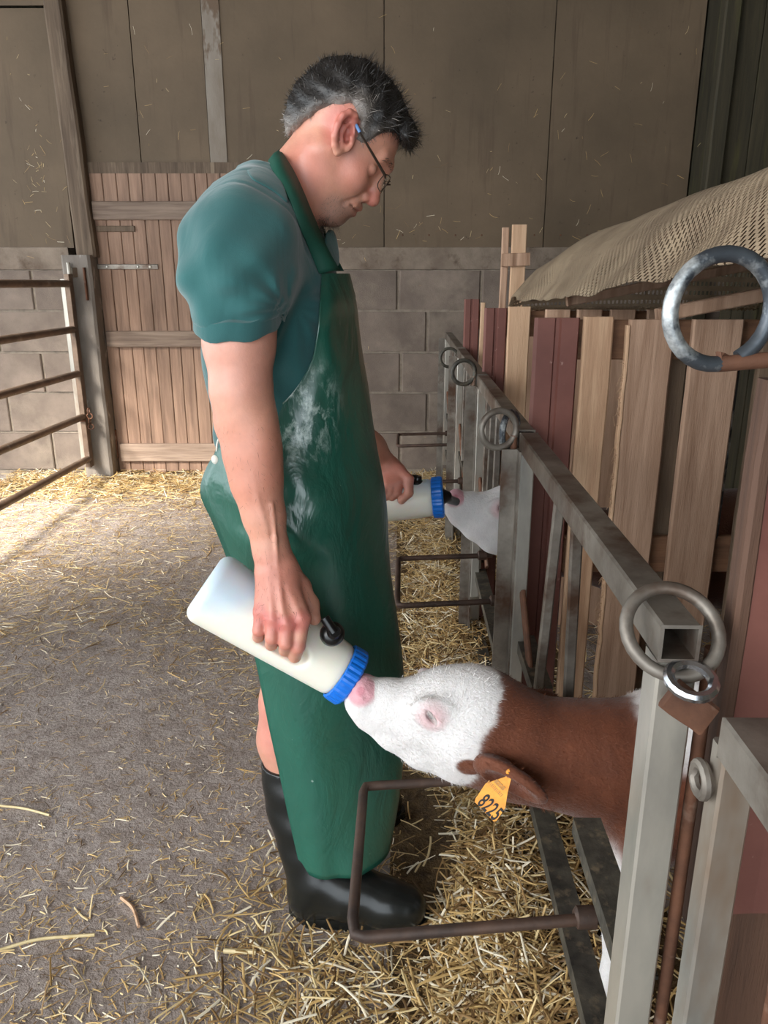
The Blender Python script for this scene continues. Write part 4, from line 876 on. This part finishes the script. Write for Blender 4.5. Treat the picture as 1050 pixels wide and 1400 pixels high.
# ================================================================== PERSON
Y0 = 1.5
HC = at(468, 158, Y0); HF = np.array((.766, 0, -.643)); HU = np.array((.643, 0, .766))
def hd(f, u, w=0): return HC+HF*f+HU*u+np.array((0, -w, 0))       # w > 0 is the near side
def torso_rows():
    rows = []
    for py, cx, ax, ay in ((235, 378, .06, .085), (255, 364, .085, .125), (290, 358, .106, .165), (350, 364, .120, .182), (420, 377, .134, .180), (500, 382, .140, .158), (560, 392, .142, .148), (620, 398, .142, .155), (690, 402, .140, .155)):
        p = at(cx, py, Y0); rows.append((p[2], p[0], Y0, ax, ay))
    return rows
ROWS = torso_rows()
def body():
    S = SDF(axis((-.40, .12, .0027)), axis((1.09, 1.36, .0027), (1.36, 1.66, .004), (1.66, 2.0, .003)), axis((0.02, .74, .008), (.74, .92, .0023), (.92, 1.36, .004), (1.36, 1.74, .0025)))
    S.loft(ROWS, .03, -.016)
    # neck and head
    S.cone(at(447, 205, Y0), at(385, 285, Y0), .060, .066, .03, sq=.95)
    S.ell(hd(.012, 0), (.090, .084, .074), .02, M=[HF, HU, (0, 1, 0)])
    S.ell(hd(.050, -.004), (.060, .058, .060), .03, M=[HF, HU, (0, 1, 0)])
    S.ell(hd(.052, -.072), (.060, .076, .058), .03, M=[HF, HU, (0, 1, 0)])
    S.ell(hd(.090, -.103), (.031, .030, .033), .02, M=[HF, HU, (0, 1, 0)])
    S.ell(hd(.092, -.136), (.019, .018, .022), .018, M=[HF, HU, (0, 1, 0)])
    S.cone(hd(.113, -.030), hd(.126, -.068), .009, .0125, .010); S.ell(hd(.1285, -.0715), (.0130, .0120, .0125), .006, M=[HF, HU, (0, 1, 0)])
    for w in (-1, 1):
        S.cone(hd(.015, -.07, w*.052), hd(.082, -.134, w*.016), .024, .020, .024)
        S.ell(hd(.082, -.064, w*.038), (.022, .020, .018), .025, M=[HF, HU, (0, 1, 0)])
        S.cone(hd(.100, -.010, w*.036), hd(.112, -.012, w*.006), .011, .011, .014)
        S.ell(hd(.114, -.038, w*.033), (.016, .013, .018), .014, sub=True, M=[HF, HU, (0, 1, 0)])
        S.ell(hd(.094, -.037, w*.033), (.014, .012, .015), .003, M=[HF, HU, (0, 1, 0)])
        S.ell(hd(.115, -.078, w*.0125), (.010, .0085, .008), .006, M=[HF, HU, (0, 1, 0)])
        S.ell(hd(.118, -.087, w*.007), (.005, .005, .0035), .003, sub=True, M=[HF, HU, (0, 1, 0)])
        S.cone(hd(.112, -.0985, w*.020), hd(.1185, -.099, 0), .0045, .0062, .005); S.cone(hd(.108, -.111, w*.018), hd(.1150, -.1115, 0), .0045, .0066, .005)
        S.cone(hd(.106, -.1055, w*.028), hd(.124, -.1055, 0), .0018, .0026, .004, sub=True)
        S.cone(hd(.112, -.078, w*.024), hd(.096, -.112, w*.040), .0028, .0022, .007, sub=True)
        # ear
        yo = lambda px, py, dy: (lambda p: np.array((p[0], Y0+(p[1]-Y0)*(-w), p[2])) if w < 0 else p)(at(px, py, 1.418+dy))
        rim = [(486, 167, .002), (485, 158, -.006), (478, 153.5, -.012), (469, 158, -.016), (462, 170, -.018), (458, 186, -.016), (458, 199, -.010), (461, 208, -.004), (466, 206, .004)]
        S.ell(yo(472, 181, 0), (.017, .007, .030), .006); S.ell(yo(470, 180, .010), (.013, .016, .022), .008)
        S.ell(yo(475, 180, -.006), (.0095, .009, .019), .005, sub=True)
        R = [(yo(*p), .0048) for p in rim]; S.chain(R, .004)
        S.chain([(yo(481, 166, -.002), .0026), (yo(471, 174, -.005), .0036), (yo(467, 190, -.006), .0036), (yo(467, 199, -.003), .004)], .004)
        S.ell(yo(480, 189, -.003), (.0045, .005, .006), .004)
        S.ell(yo(463, 204, -.003), (.0065, .0055, .008), .005)
        S.ell(yo(474, 189, .0), (.0055, .008, .007), .004, sub=True)
    # near arm
    S.chain([(at(338, 315, 1.35), .070), (at(330, 400, 1.285), .062), (at(327, 470, 1.262), .0535), (at(330, 535, 1.252), .046), (at(337, 575, 1.250), .043), (at(344, 620, 1.248), .0425), (at(351, 660, 1.242), .0385), (at(361, 705, 1.234), .0315), (at(371, 752, 1.226), .0265), (at(376, 778, 1.216), .0285)], .025, k0=.04)
    S.ell(at(360, 610, 1.235), (.020, .026, .055), .03)
    S.ell(at(310, 580, 1.255), (.017, .016, .022), .02)                    # point of the elbow
    # near hand
    kn = [(357, 836, 1.187), (374, 847, 1.174), (393, 852, 1.171), (413, 845, 1.179)]
    bs = [(363, 785, 1.214), (370, 786, 1.207), (379, 786, 1.206), (388, 783, 1.212)]
    pip = [(354, 862, 1.174), (372, 872, 1.163), (391, 879, 1.160), (407, 884, 1.166)]
    dip = [(353, 871, 1.198), (371, 881, 1.188), (390, 889, 1.186), (403, 897, 1.190)]
    tp = [(353, 866, 1.216), (371, 875, 1.208), (389, 883, 1.206), (402, 890, 1.210)]
    rr = [.0128, .0140, .0145, .0150]
    for i in range(4):
        S.cone(at(*bs[i]), at(*kn[i]), .0165, rr[i], .016)
        S.ell(at(*kn[i])+np.array((0, -.003, .001)), (rr[i]*.85, rr[i]*.8, rr[i]*.8), .006)
    for i in range(4):
        S.chain([(at(*kn[i]), rr[i]*.93), (at(*pip[i]), rr[i]*.84), (at(*dip[i]), rr[i]*.76), (at(*tp[i]), rr[i]*.66)], .003, k0=.005)
    for i in range(3):                                                     # tendons
        S.cone(at(*bs[i+1])+np.array((0, -.0155, 0)), at(*kn[i+1])+np.array((0, -.0125, .006)), .0022, .0028, .008)
    S.chain([(at(372, 690, 1.206), .002), (at(377, 735, 1.200), .002), (at(380, 780, 1.192), .0023), (at(384, 810, 1.178), .0022), (at(386, 838, 1.163), .0018)], .006)     # vein
    S.chain([(at(345, 640, 1.204), .002), (at(352, 680, 1.202), .0022), (at(366, 730, 1.200), .002)], .007)
    S.chain([(at(392, 774, 1.222), .017), (at(410, 802, 1.232), .0175), (at(424, 826, 1.232), .0145), (at(430, 846, 1.226), .0115)], .010, k0=.02)
    # far arm and hand
    S.chain([(at(345, 325, 1.66), .068), (at(390, 440, 1.80), .054), (at(430, 530, 1.86), .046), (at(470, 575, 1.89), .043), (at(508, 612, 1.92), .032), (at(526, 634, 1.935), .027)], .03, k0=.05)
    S.chain([(at(526, 634, 1.935), .027), (at(536, 645, 1.93), .030), (at(545, 650, 1.925), .025)], .015)
    S.chain([(at(545, 643, 1.912), .0165), (at(559, 655, 1.886), .0125), (at(559, 674, 1.872), .0115), (at(549, 684, 1.868), .0105)], .004, k0=.012)
    for i, (kx, ky) in enumerate(((540, 652), (532, 654), (524, 656))):
        S.chain([(at(kx, ky, 1.905), .014), (at(kx+6, ky+8, 1.885), .0115), (at(kx+3-i, 674, 1.874), .0105), (at(kx-4-i, 680, 1.872), .0098)], .003, k0=.012)
    S.chain([(at(520, 640, 1.92), .017), (at(528, 652, 1.955), .013), (at(545, 655, 1.965), .011)], .008)
    # pelvis, legs
    S.chain([(at(405, 640, 1.46), .095), (at(405, 720, 1.46), .092), (at(405, 880, 1.455), .064), (at(393, 960, 1.455), .052), (at(390, 1010, 1.455), .053), (at(402, 1080, 1.435), .046), (at(420, 1170, 1.40), .038)], .04)
    S.chain([(at(400, 630, 1.56), .095), (at(405, 700, 1.58), .09), (at(425, 860, 1.66), .064), (at(440, 940, 1.66), .056), (at(440, 1060, 1.65), .045)], .04)
    S.f[:, :, :1] = .05
    V, F = S.mesh(); base, red, pale, dk = [np.array(lin(*c)) for c in ((204, 146, 124), (188, 96, 88), (206, 156, 138), (140, 84, 72))]
    col = np.tile(base, (len(V), 1))*(1+.05*vnoise(V, 60, 1)+.04*vnoise(V, 220, 2))[:, None]
    def paint(c, r, k, tgt):
        nonlocal col; b = np.clip(blob(V, c, r)*1.3, 0, 1)*k; col = col*(1-b)+np.asarray(tgt)*b
    for w in (-1, 1):
        paint(hd(.075, -.062, w*.048), .040, .32, red); paint(hd(.02, -.02, w*.085), .045, .55, (np.array(lin(188, 88, 86))))
        paint(hd(.01, -.10, w*.05), .05, .3, red)
    paint(hd(.125, -.072), .024, .6, red); paint(hd(.1, -.103, 0), .034, .35, lin(136, 106, 94)); paint(hd(.095, -.135, 0), .042, .6, lin(128, 104, 94))
    paint(hd(.085, -.125, .03), .035, .45, lin(150, 126, 114)); paint(hd(.118, -.105, 0), .020, .4, lin(176, 96, 90)); paint(at(415, 240, 1.44), .06, .25, lin(196, 118, 100))
    for i in range(4): paint(at(*kn[i])+np.array((0, -.012, 0)), .024, .6, lin(188, 96, 92)); paint(at(*pip[i]), .020, .5, lin(190, 100, 94))
    paint(at(375, 800, 1.2), .07, .35, red); paint(at(340, 640, 1.22), .09, .28, lin(190, 110, 90)); paint(at(545, 655, 1.9), .07, .4, red)
    paint(at(325, 480, 1.21), .09, .4, lin(206, 150, 136)); paint(at(372, 1000, 1.38), .09, .5, lin(204, 124, 116))
    nails = [at(549, 686, 1.864)]
    o = np_mesh('person', V, F, 'skin', None, None, True, col)
    return tag(o, 'man in green polo and long green apron, head bowed, feeding two calves', 'person')
man = body()

def shirt():
    S = SDF(axis((-.40, .06, .0045)), axis((1.14, 1.36, .0035), (1.36, 1.86, .0055)), axis((.80, 1.6, .0038)))
    S.loft(ROWS, .03, 0.0)
    S.ell(at(372, 262, Y0), (.085, .10, .035), .04)
    sl = [(at(340, 302, 1.385), .080), (at(327, 340, 1.325), .083), (at(321, 388, 1.288), .076), (at(325, 436, 1.270), .066)]
    S.chain(sl, .045)
    S.chain([(at(345, 305, 1.62), .095), (at(360, 360, 1.70), .090), (at(385, 430, 1.80), .072)], .045)
    # folds that run from the armpit and down the sleeve
    x, y, z = S.a[0].reshape(-1, 1, 1), S.a[1].reshape(1, -1, 1), S.a[2].reshape(1, 1, -1)
    ap = at(400, 420, 1.33); rx, rz = x-ap[0], z-ap[2]; an = np.arctan2(rz, rx); rad = np.sqrt(rx**2+rz**2+(y-ap[1])**2*.5)
    S.f += (.0035*np.sin(an*11+3*np.sin(rad*22))*np.exp(-(rad/.16)**2)*(1-np.exp(-(rad/.05)**2))).astype(np.float32)
    S.f += (.0022*np.sin(z*55+x*30+1.5*np.sin(y*30))*np.exp(-((z-1.12)/.12)**2)+.0020*np.sin(x*70-z*45+2*np.sin(z*21))+.0026*np.sin(x*38+z*26-y*30+2*np.sin(x*17+z*13))+.0022*np.sin(x*24-z*62+2.5*np.sin(x*33+y*14))*np.exp(-((z-1.27)/.09)**2)).astype(np.float32)
    # armhole seam
    sm = np.abs((x-at(330, 320, 1.3)[0])*.35+(z-at(330, 300, 1.3)[2])*1.0+(y-1.36)*.9-.0)
    S.f += (.0022*np.exp(-(sm/.006)**2)*(y < 1.42)).astype(np.float32)
    # sleeve hem: cut level, hollow; rolled cuff
    h0 = at(270, 458, 1.262); 
    hp = (z-at(322, 436, 1.19)[2])-(x-at(322, 461, 1.22)[0])*.03-(y-1.265)*.28
    cut = np.maximum(-hp, np.maximum(y-1.345, (x-at(402, 440, 1.27)[0])))        # below the hem on the arm
    S.f = np.maximum(S.f, -np.maximum(hp, np.maximum(y-1.325, np.maximum(x-at(388, 470, 1.27)[0], at(225, 470, 1.27)[0]-x))).astype(np.float32))
    S.chain([(at(325, 470, 1.262)-np.array((0, 0, .05)), .058), (at(323, 435, 1.272), .060)], .006, sub=True)
    # neck opening
    S.cone(at(450, 190, Y0), at(402, 268, Y0), .062, .066, .01, sub=True)
    S.cone(at(452, 235, Y0), at(436, 322, Y0), .066, .046, .01, sub=True)
    S.cone(at(440, 232, 1.45), at(442, 318, 1.45), .058, .046, .01, sub=True)
    V, F = S.mesh(); o = np_mesh('polo_shirt', V, F, 'polo', man, None, True)
    # rolled cuff
    c = at(324, 437, 1.269); n = 40; vs, fs = [], []
    prof = [(.066, .020), (.0735, .018), (.0745, -.006), (.072, -.011), (.066, -.010), (.063, .01)]
    for i in range(n):
        a = 2*math.pi*i/n
        for r_, h in prof:
            rr = r_*(1+.02*math.sin(a*5)); X = math.cos(a)*rr*.95; Y = math.sin(a)*rr*.98
            vs.append((c[0]+X, c[1]+Y, c[2]+h+X*.03+Y*.28+.002*math.sin(a*7)))
    m = len(prof)
    for i in range(n):
        for j in range(m-1): fs.append((i*m+j, ((i+1) % n)*m+j, ((i+1) % n)*m+j+1, i*m+j+1))
    MB().add(vs, fs).build('cuff', 'polo', o, smooth=True)
    vs = [at(443, 312, 1.52), at(456, 312, 1.55), at(462, 340, 1.55), at(464, 368, 1.54), at(450, 372, 1.47), at(440, 340, 1.47)]
    co = MB().add(vs, [(0, 1, 2, 5), (5, 2, 3, 4)]).build('collar', 'polo', o, smooth=True); sd = co.modifiers.new('t', 'SOLIDIFY'); sd.thickness = .006; ss = co.modifiers.new('s', 'SUBSURF'); ss.levels = ss.render_levels = 2
    return o, V, F
from mathutils.bvhtree import BVHTree
SHIRT, SV, SF = shirt()
BV = BVHTree.FromPolygons([tuple(v) for v in SV], [tuple(int(i) for i in f) for f in SF])
def rest(px, py, y, lift=.004):            # a point lying on the shirt, or at depth y where the shirt is open
    e = Vector((0, 0, CAMH)); d = (Vector(at(px, py, 1.0))-e).normalized(); h = BV.ray_cast(e, d, 3)
    if h[0] is not None and h[0].y < y+.03: return np.array(h[0]-d*lift)
    return at(px, py, y)

def collar():
    rows = [((331, 225), (338, 236), (345, 247), 1.47), ((346, 226), (354, 240), (361, 254), 1.44), ((364, 228), (371, 246), (377, 264), 1.41), ((379, 238), (384, 256), (388, 274), 1.385), ((388, 256), (392, 268), (395, 280), 1.37)]
    vs, fs = [], []
    for a, b, c, y in rows: vs += [rest(*a, y, .010), rest(*b, y, .013), rest(*c, y, .007)]
    for i in range(len(rows)-1):
        for j in range(2): fs.append((i*3+j, i*3+j+1, i*3+j+4, i*3+j+3))
    co = MB().add(vs, fs).build('collar', 'polo', SHIRT, smooth=True); sd = co.modifiers.new('t', 'SOLIDIFY'); sd.thickness = .005; sd.offset = 0; ss = co.modifiers.new('s', 'SUBSURF'); ss.levels = ss.render_levels = 2
collar()
def apron():
    T = [  # row: sight-line height at the near hip, then (px, depth) from the back edge round to the front
        (374, (440, 1.395), (452, 1.405), (466, 1.44), (477, 1.50)),
        (420, (437, 1.345), (455, 1.365), (472, 1.42), (487, 1.50)),
        (460, (433, 1.330), (452, 1.350), (474, 1.41), (491, 1.50)),
        (500, (423, 1.340), (450, 1.350), (476, 1.40), (496, 1.50)),
        (545, (393, 1.350), (437, 1.350), (472, 1.395), (503, 1.50)),
        (580, (345, 1.355), (420, 1.345), (468, 1.385), (507, 1.50)),
        (625, (297, 1.40), (385, 1.326), (460, 1.362), (513, 1.50)),
        (685, (274, 1.425), (380, 1.300), (462, 1.338), (523, 1.50)),
        (730, (291, 1.415), (385, 1.302), (468, 1.342), (528, 1.50)),
        (800, (318, 1.40), (395, 1.326), (478, 1.36), (533, 1.50)),
        (905, (347, 1.385), (405, 1.332), (490, 1.37), (544, 1.50)),
        (1000, (367, 1.372), (425, 1.335), (500, 1.38), (550, 1.50)),
        (1060, (381, 1.362), (440, 1.335), (506, 1.38), (551, 1.50)),
        (1130, (397, 1.350), (450, 1.328), (506, 1.37), (545, 1.47)),
        (1192, (412, 1.345), (455, 1.322), (500, 1.345), (532, 1.43))]
    G = []
    for py, *cols in T:
        z = at(440, py, 1.345)[2]; row = [np.array((xat(px, y, z), y, z)) for px, y in cols]
        f = row[3]; far = []
        for i, (k, dy) in enumerate(((2, 1.635), (1, 1.69), (0, 1.63))):
            p = row[k].copy(); p[1] = dy; p[0] = p[0]-.01; far.append(p)
        G.append(row+far)
    G = np.array(G); nr = G.shape[0]
    A = np.stack([smooth_path(G[:, j], 9) for j in range(7)], 1); B = np.stack([smooth_path(A[i], 9) for i in range(len(A))], 0)
    r, c, _ = B.shape; zz = B[..., 2]; s = np.linspace(0, 1, c)[None, :]
    low = np.clip((1.05-zz)/.5, 0, 1); ph = s*26+3*np.sin(zz*4+s*5)
    amp = .0055*low*np.clip(s*8, 0, 1)
    B[..., 1] += amp*np.sin(ph)*np.where(s < .5, 1, -1); B[..., 0] += amp*.8*np.cos(ph*.8+zz*9)
    dent = np.exp(-((zz-.93)/.10)**2-((s-.17)/.12)**2); B[..., 1] += .008*dent*np.sin(zz*60+s*30)
    cr = vnoise(B.reshape(-1, 3), 42, 13).reshape(r, c)+.5*vnoise(B.reshape(-1, 3), 95, 14).reshape(r, c); hip = np.exp(-((zz-.97)/.17)**2)*np.clip(1.25-s*2, 0, 1)*np.clip(s*10, 0, 1)
    B[..., 1] -= .0042*np.abs(cr)*hip
    F = np.array([(i*c+j, i*c+j+1, (i+1)*c+j+1, (i+1)*c+j) for i in range(r-1) for j in range(c-1)])
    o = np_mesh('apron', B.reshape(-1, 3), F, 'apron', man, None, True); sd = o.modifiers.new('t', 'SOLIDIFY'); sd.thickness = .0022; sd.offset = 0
    # top hem, a second strip of the same sheet
    hem = B[:8, :, :].copy(); ctr = hem.mean(1, keepdims=True)+np.array((-.03, 0, 0)); hem[..., :2] += ((hem-ctr)[..., :2])/np.linalg.norm((hem-ctr)[..., :2], axis=-1, keepdims=True)*.0022
    Fh = np.array([(i*c+j, i*c+j+1, (i+1)*c+j+1, (i+1)*c+j) for i in range(7) for j in range(c-1)]); np_mesh('hem', hem.reshape(-1, 3), Fh, 'apron', o, None, True)
    # neck strap: near band round the nape and the far band
    E = [((367, 222), (383, 206), 1.50, 1.50), ((374, 236), (390, 217), 1.44, 1.436), ((384, 253), (402, 238), 1.40, 1.41), ((396, 275), (413, 262), 1.375, 1.395), ((410, 312), (428, 298), 1.362, 1.388), ((424, 345), (446, 338), 1.368, 1.398), ((436, 374), (464, 370), 1.385, 1.42)]
    L = smooth_path([rest(*e[0], e[2], .006) for e in E], 6); Rr = smooth_path([rest(*e[1], e[3], .005) for e in E], 6)
    V = np.stack([L, (L+Rr)/2+np.array((0, -.004, .002)), Rr], 1).reshape(-1, 3)
    F = np.array([(i*3+j, i*3+j+1, i*3+j+4, i*3+j+3) for i in range(len(L)-1) for j in range(2)])
    b = np_mesh('neck_strap', V, F, 'strap', man, None, True); sd = b.modifiers.new('t', 'SOLIDIFY'); sd.thickness = .003
    V2 = V.copy(); V2[:, 1] = 2*Y0-V2[:, 1]; b = np_mesh('neck_strap', V2, F, 'strap', man, None, True); sd = b.modifiers.new('t', 'SOLIDIFY'); sd.thickness = .003
    # ties at the small of the back
    k = at(296, 628, 1.405)
    MB().ball(k, .010, 10).build('tie_knot', 'thread', man, smooth=True)
    MB().tube(smooth_path([k, k+np.array((.004, -.004, .03)), k+np.array((.012, .0, .05))], 4), .002, 6).build('tie_cord', 'thread', man, smooth=True)
    MB().tube(smooth_path([k, k+np.array((-.006, .03, .004)), k+np.array((-.012, .1, .006)), k+np.array((-.006, .2, .0))], 5), .004, 6).build('tie_cord', 'strap', man, smooth=True)
apron()

def boots():
    for w in (0, 1):
        S = SDF(axis((-.32, .14, .004)), axis((1.26, 1.50, .004)), axis((-.004, .40, .004)))
        h = at(404, 1236, 1.375); h[2] = 0; hx = h[0]
        S.loft([(.0, hx+.035, 1.375, .046, .040), (.03, hx+.035, 1.375, .046, .040), (.10, hx+.033, 1.375, .050, .045), (.17, hx+.018, 1.395, .055, .05), (.25, hx-.004, 1.42, .059, .056), (.345, at(394, 1045, 1.445)[0], 1.445, .060, .058)], .02)
        S.chain([((hx+.04, 1.372, .055), .046), ((hx+.12, 1.362, .062), .050), ((hx+.20, 1.350, .050), .048), ((hx+.245, 1.343, .046), .044)], .03, sq=1.0)
        S.cone((hx+.06, 1.372, .10), (hx+.15, 1.36, .08), .042, .036, .03)
        x, y, z = S.a[0].reshape(-1, 1, 1), S.a[1].reshape(1, -1, 1), S.a[2].reshape(1, 1, -1)
        S.f = np.maximum(S.f, .022-z).astype(np.float32)
        S.f = (S.f+.0012*np.sin(z*90+x*14)*np.clip((z-.12)/.05, 0, 1)).astype(np.float32)
        V, F = S.mesh()
        if w:
            V = V.copy(); V[:, 1] = -V[:, 1]+1.378+1.655; V[:, 0] += -.045+.10*np.clip((V[:, 2]-.08)/.26, 0, 1)
            F = F[:, ::-1]
        o = np_mesh('rubber_boot', V, F, 'rubber', man, None, True)
        # ribbed sole with heel block
        sx, sy = (0, lambda v: v) if not w else (-.045, lambda v: -v+1.378+1.655)
        def outline(gr):
            pts = []
            for i in range(40):
                a = 2*math.pi*i/40; t = (math.cos(a)+1)/2; X = hx-.012+t*.305; half = np.interp(t, [0, .15, .4, .7, .92, 1], [.001, .038, .034, .048, .034, .001])+gr
                cy = 1.375-.032*t; pts.append((X+math.copysign(gr, math.cos(a)), cy+math.copysign(half, math.sin(a))))
            return pts
        O = outline(.004); n = len(O); vs = []
        for zz in (.0, .006, .020, .026): vs += [(x_+sx, sy(y_), zz) for x_, y_ in O]
        fs = [(i*n+j, i*n+(j+1) % n, (i+1)*n+(j+1) % n, (i+1)*n+j) for i in range(3) for j in range(n)]+[tuple(range(n))[::-1], tuple(range(3*n, 4*n))]
        MB().add(vs, fs).build('sole', 'rubber', o, smooth=True)
    S = SDF(axis((-.36, .10, .006)), axis((1.28, 1.76, .006)), axis((.52, .96, .006)))
    S.chain([(at(405, 640, 1.46), .10), (at(405, 720, 1.46), .098), (at(405, 860, 1.455), .078)], .04); S.chain([(at(400, 630, 1.56), .10), (at(405, 700, 1.58), .098), (at(420, 830, 1.62), .080)], .04)
    V, F = S.mesh(); np_mesh('shorts', V, F, 'shorts', man, None, True)
boots()

def head_things():
    S = SDF(axis((-.22, .08, .0026)), axis((1.40, 1.60, .0026)), axis((1.52, 1.75, .0026)))
    M = [HF, HU, (0, 1, 0)]
    S.ell(hd(.011, .004), (.099, .094, .081), .02, M=M); S.ell(hd(.055, .014), (.064, .062, .066), .03, M=M)
    S.cone(hd(-.030, -.03), hd(-.022, -.085), .052, .046, .03)
    S.ell(hd(.106, .042, .0), (.022, .028, .048), .02, M=M)
    x, y, z = S.a[0].reshape(-1, 1, 1), S.a[1].reshape(1, -1, 1), S.a[2].reshape(1, 1, -1)
    f = (x-HC[0])*HF[0]+(z-HC[2])*HF[2]+0*y; u = (x-HC[0])*HU[0]+(z-HC[2])*HU[2]+0*y; w = np.abs(y-Y0)
    line = np.interp(f, [-.12, -.075, -.052, -.03, -.012, .012, .040, .052, .062, .074, .085, .100, .125, .15], [-.098, -.094, -.086, -.045, -.014, .012, .008, -.022, -.026, .004, .030, .036, .032, .03])
    line = line-.0*w
    S.f += (.013*np.clip(1-(u-line)/.034, 0, 1.2)**2*np.clip((.02-f)/.03, .12, 1)).astype(np.float32)
    d = (line-u)*.8
    k = .012; g = np.maximum(k-np.abs(S.f-d), 0)/k; S.f = (np.maximum(S.f, d)+g*g*k*.25).astype(np.float32)
    S.f += (.0016*np.sin(f*160+u*60+3*np.sin(w*50))+.0012*np.sin(u*210-f*70+w*90)).astype(np.float32)
    V, F = S.mesh(); N = vnormals(V, F)
    fv = (V-HC)@HF; uv = (V-HC)@HU; ln = np.interp(fv, [-.12, -.075, -.052, -.03, -.012, .012, .040, .052, .062, .074, .085, .100, .125, .15], [-.098, -.094, -.086, -.045, -.014, .012, .008, -.022, -.026, .004, .030, .036, .032, .03])
    gr = np.clip(1-(uv-ln)/.045, 0, 1)**1.2*np.clip((.085-fv)/.03, 0, 1); gr = (gr*.8+.02)[:, None]
    col = np.array(lin(27, 25, 24))*(1-gr)+np.array(lin(150, 140, 132))*gr
    o = np_mesh('hair', V, F, 'hair', man, None, True, col)
    r = np.random.default_rng(5); k = r.random(len(V)) < .6; P, n, c = V[k], N[k], col[k]
    cr = hd(-.055, .085); D = P-cr; D[:, 1] *= 1.2
    g2 = (r.random(len(P)) < (gr[k][:, 0]*.55+.008))[:, None]; c = np.where(g2, np.array(lin(178, 170, 162))*r.uniform(.6, 1.1, (len(P), 1)), c*r.uniform(.5, 1.4, (len(P), 1)))
    Ls = np.where((fv[k] > -.02) & (uv[k] > .02), .020, .010)
    VV, FF, CC = strands(P, n, c, D, Ls, .0007, .035, seed=3, jitter=.22, bend=1.0)
    np_mesh('hair_strands', VV, FF, 'hair', o, 'stuff', False, CC)
    # eyebrows
    eb = MB()
    for w in (-1, 1):
        for i in range(60):
            t = random.random(); p = hd(.121-.016*t+random.uniform(-.002, .002), -.012+.002*math.sin(t*3)+random.uniform(-.004, .004), w*(.010+.036*t)); q = p+HF*.004+np.array((0, -w*.006, 0))+HU*.002
            eb.tube([p-HF*.006, p, q], [.0005, .0005, .0001], 4)
    eb.build('eyebrows', 'frame', man, kind='stuff')
    PV = np.array([v.co[:] for v in man.data.vertices]); PN = np.array([v.normal[:] for v in man.data.vertices])
    fm, um = (PV-HC)@HF, (PV-HC)@HU
    k = ((PV[:, 2] > 1.40) & (np.hypot((fm-.098)/.030, (um+.130)/.026) < 1) & (np.hypot((fm-.118)/.014, (um+.1055)/.010) > 1) & (fm > .055))
    k |= (np.hypot((fm-.117)/.010, (um+.092)/.007) < 1) & (PV[:, 2] > 1.40); k &= r.random(len(k)) < .5
    c = np.array(lin(150, 140, 130))*r.uniform(.25, 1.3, (k.sum(), 1)); VV, FF, CC = strands(PV[k], PN[k], c, np.tile(-HU, (k.sum(), 1)), .0036, .0004, .35, seed=9)
    np_mesh('stubble', VV, FF, 'hair', man, 'stuff', False, CC)
    k = (PV[:, 1] < 1.30) & (PV[:, 2] > .80) & (PV[:, 2] < 1.13) & (PV[:, 0] < -.1) & (r.random(len(PV)) < .05)
    c = np.array(lin(110, 78, 60))*r.uniform(.5, 1.2, (k.sum(), 1)); VV, FF, CC = strands(PV[k], PN[k], c, np.tile(np.array((.35, 0, -1.)), (k.sum(), 1)), .011, .00035, .12, seed=10, jitter=.4)
    np_mesh('arm_hair', VV, FF, 'hair', man, 'stuff', False, CC)
    k = (np.hypot(PV[:, 0]-at(441, 325, Y0)[0], (PV[:, 2]-at(441, 325, Y0)[2])) < .035) & (r.random(len(PV)) < .4)
    c = np.array(lin(90, 80, 72))*r.uniform(.4, 1.6, (k.sum(), 1)); VV, FF, CC = strands(PV[k], PN[k], c, np.tile(np.array((.4, 0, .6)), (k.sum(), 1)), .014, .0005, .6, seed=12, jitter=.6)
    np_mesh('chest_hair', VV, FF, 'hair', man, 'stuff', False, CC)
    # glasses
    g = MB(); lens = []
    for w in (-1, 1):
        c = hd(.132, -.040, w*.033); pts = []
        for i in range(28):
            a = 2*math.pi*i/28; ca, sa = math.cos(a), math.sin(a); pts.append(c+HU*(.0145*math.copysign(abs(sa)**.6, sa))+np.array((0, -.025*math.copysign(abs(ca)**.7, ca), 0))-HF*(.010*max(0, ca*w)))
        g.tube([tuple(p) for p in pts], 0.0009, 6, True); lens.append(pts)
    g.tube([hd(.132, -.036, -.008), hd(.137, -.032, 0), hd(.132, -.036, .008)], .0013, 6)
    gl = g.build('glasses', 'frame', man, smooth=True)
    for pts in lens: MB().add(pts, [tuple(range(28))]).build('lens', 'lens', gl)
    for w in (-1, 1):
        mir = lambda p: p if w > 0 else np.array((p[0], 2*Y0-p[1], p[2]))
        a, b, c = mir(at(526, 239, 1.442)), mir(at(508, 208, 1.424)), mir(at(492, 181, 1.415))
        MB().tube([tuple(hd(.127, -.034, w*.054)), tuple(a), tuple(b), tuple(c)], [.0016, .0024, .0022, .0016], 8).build('temple_arm', 'frame', gl, smooth=True)
        MB().tube([tuple(c), tuple(mir(at(488, 173, 1.416))), tuple(mir(at(482, 162, 1.424)))], .0028, 8).build('temple_tip', 'tip', gl, smooth=True)
head_things()
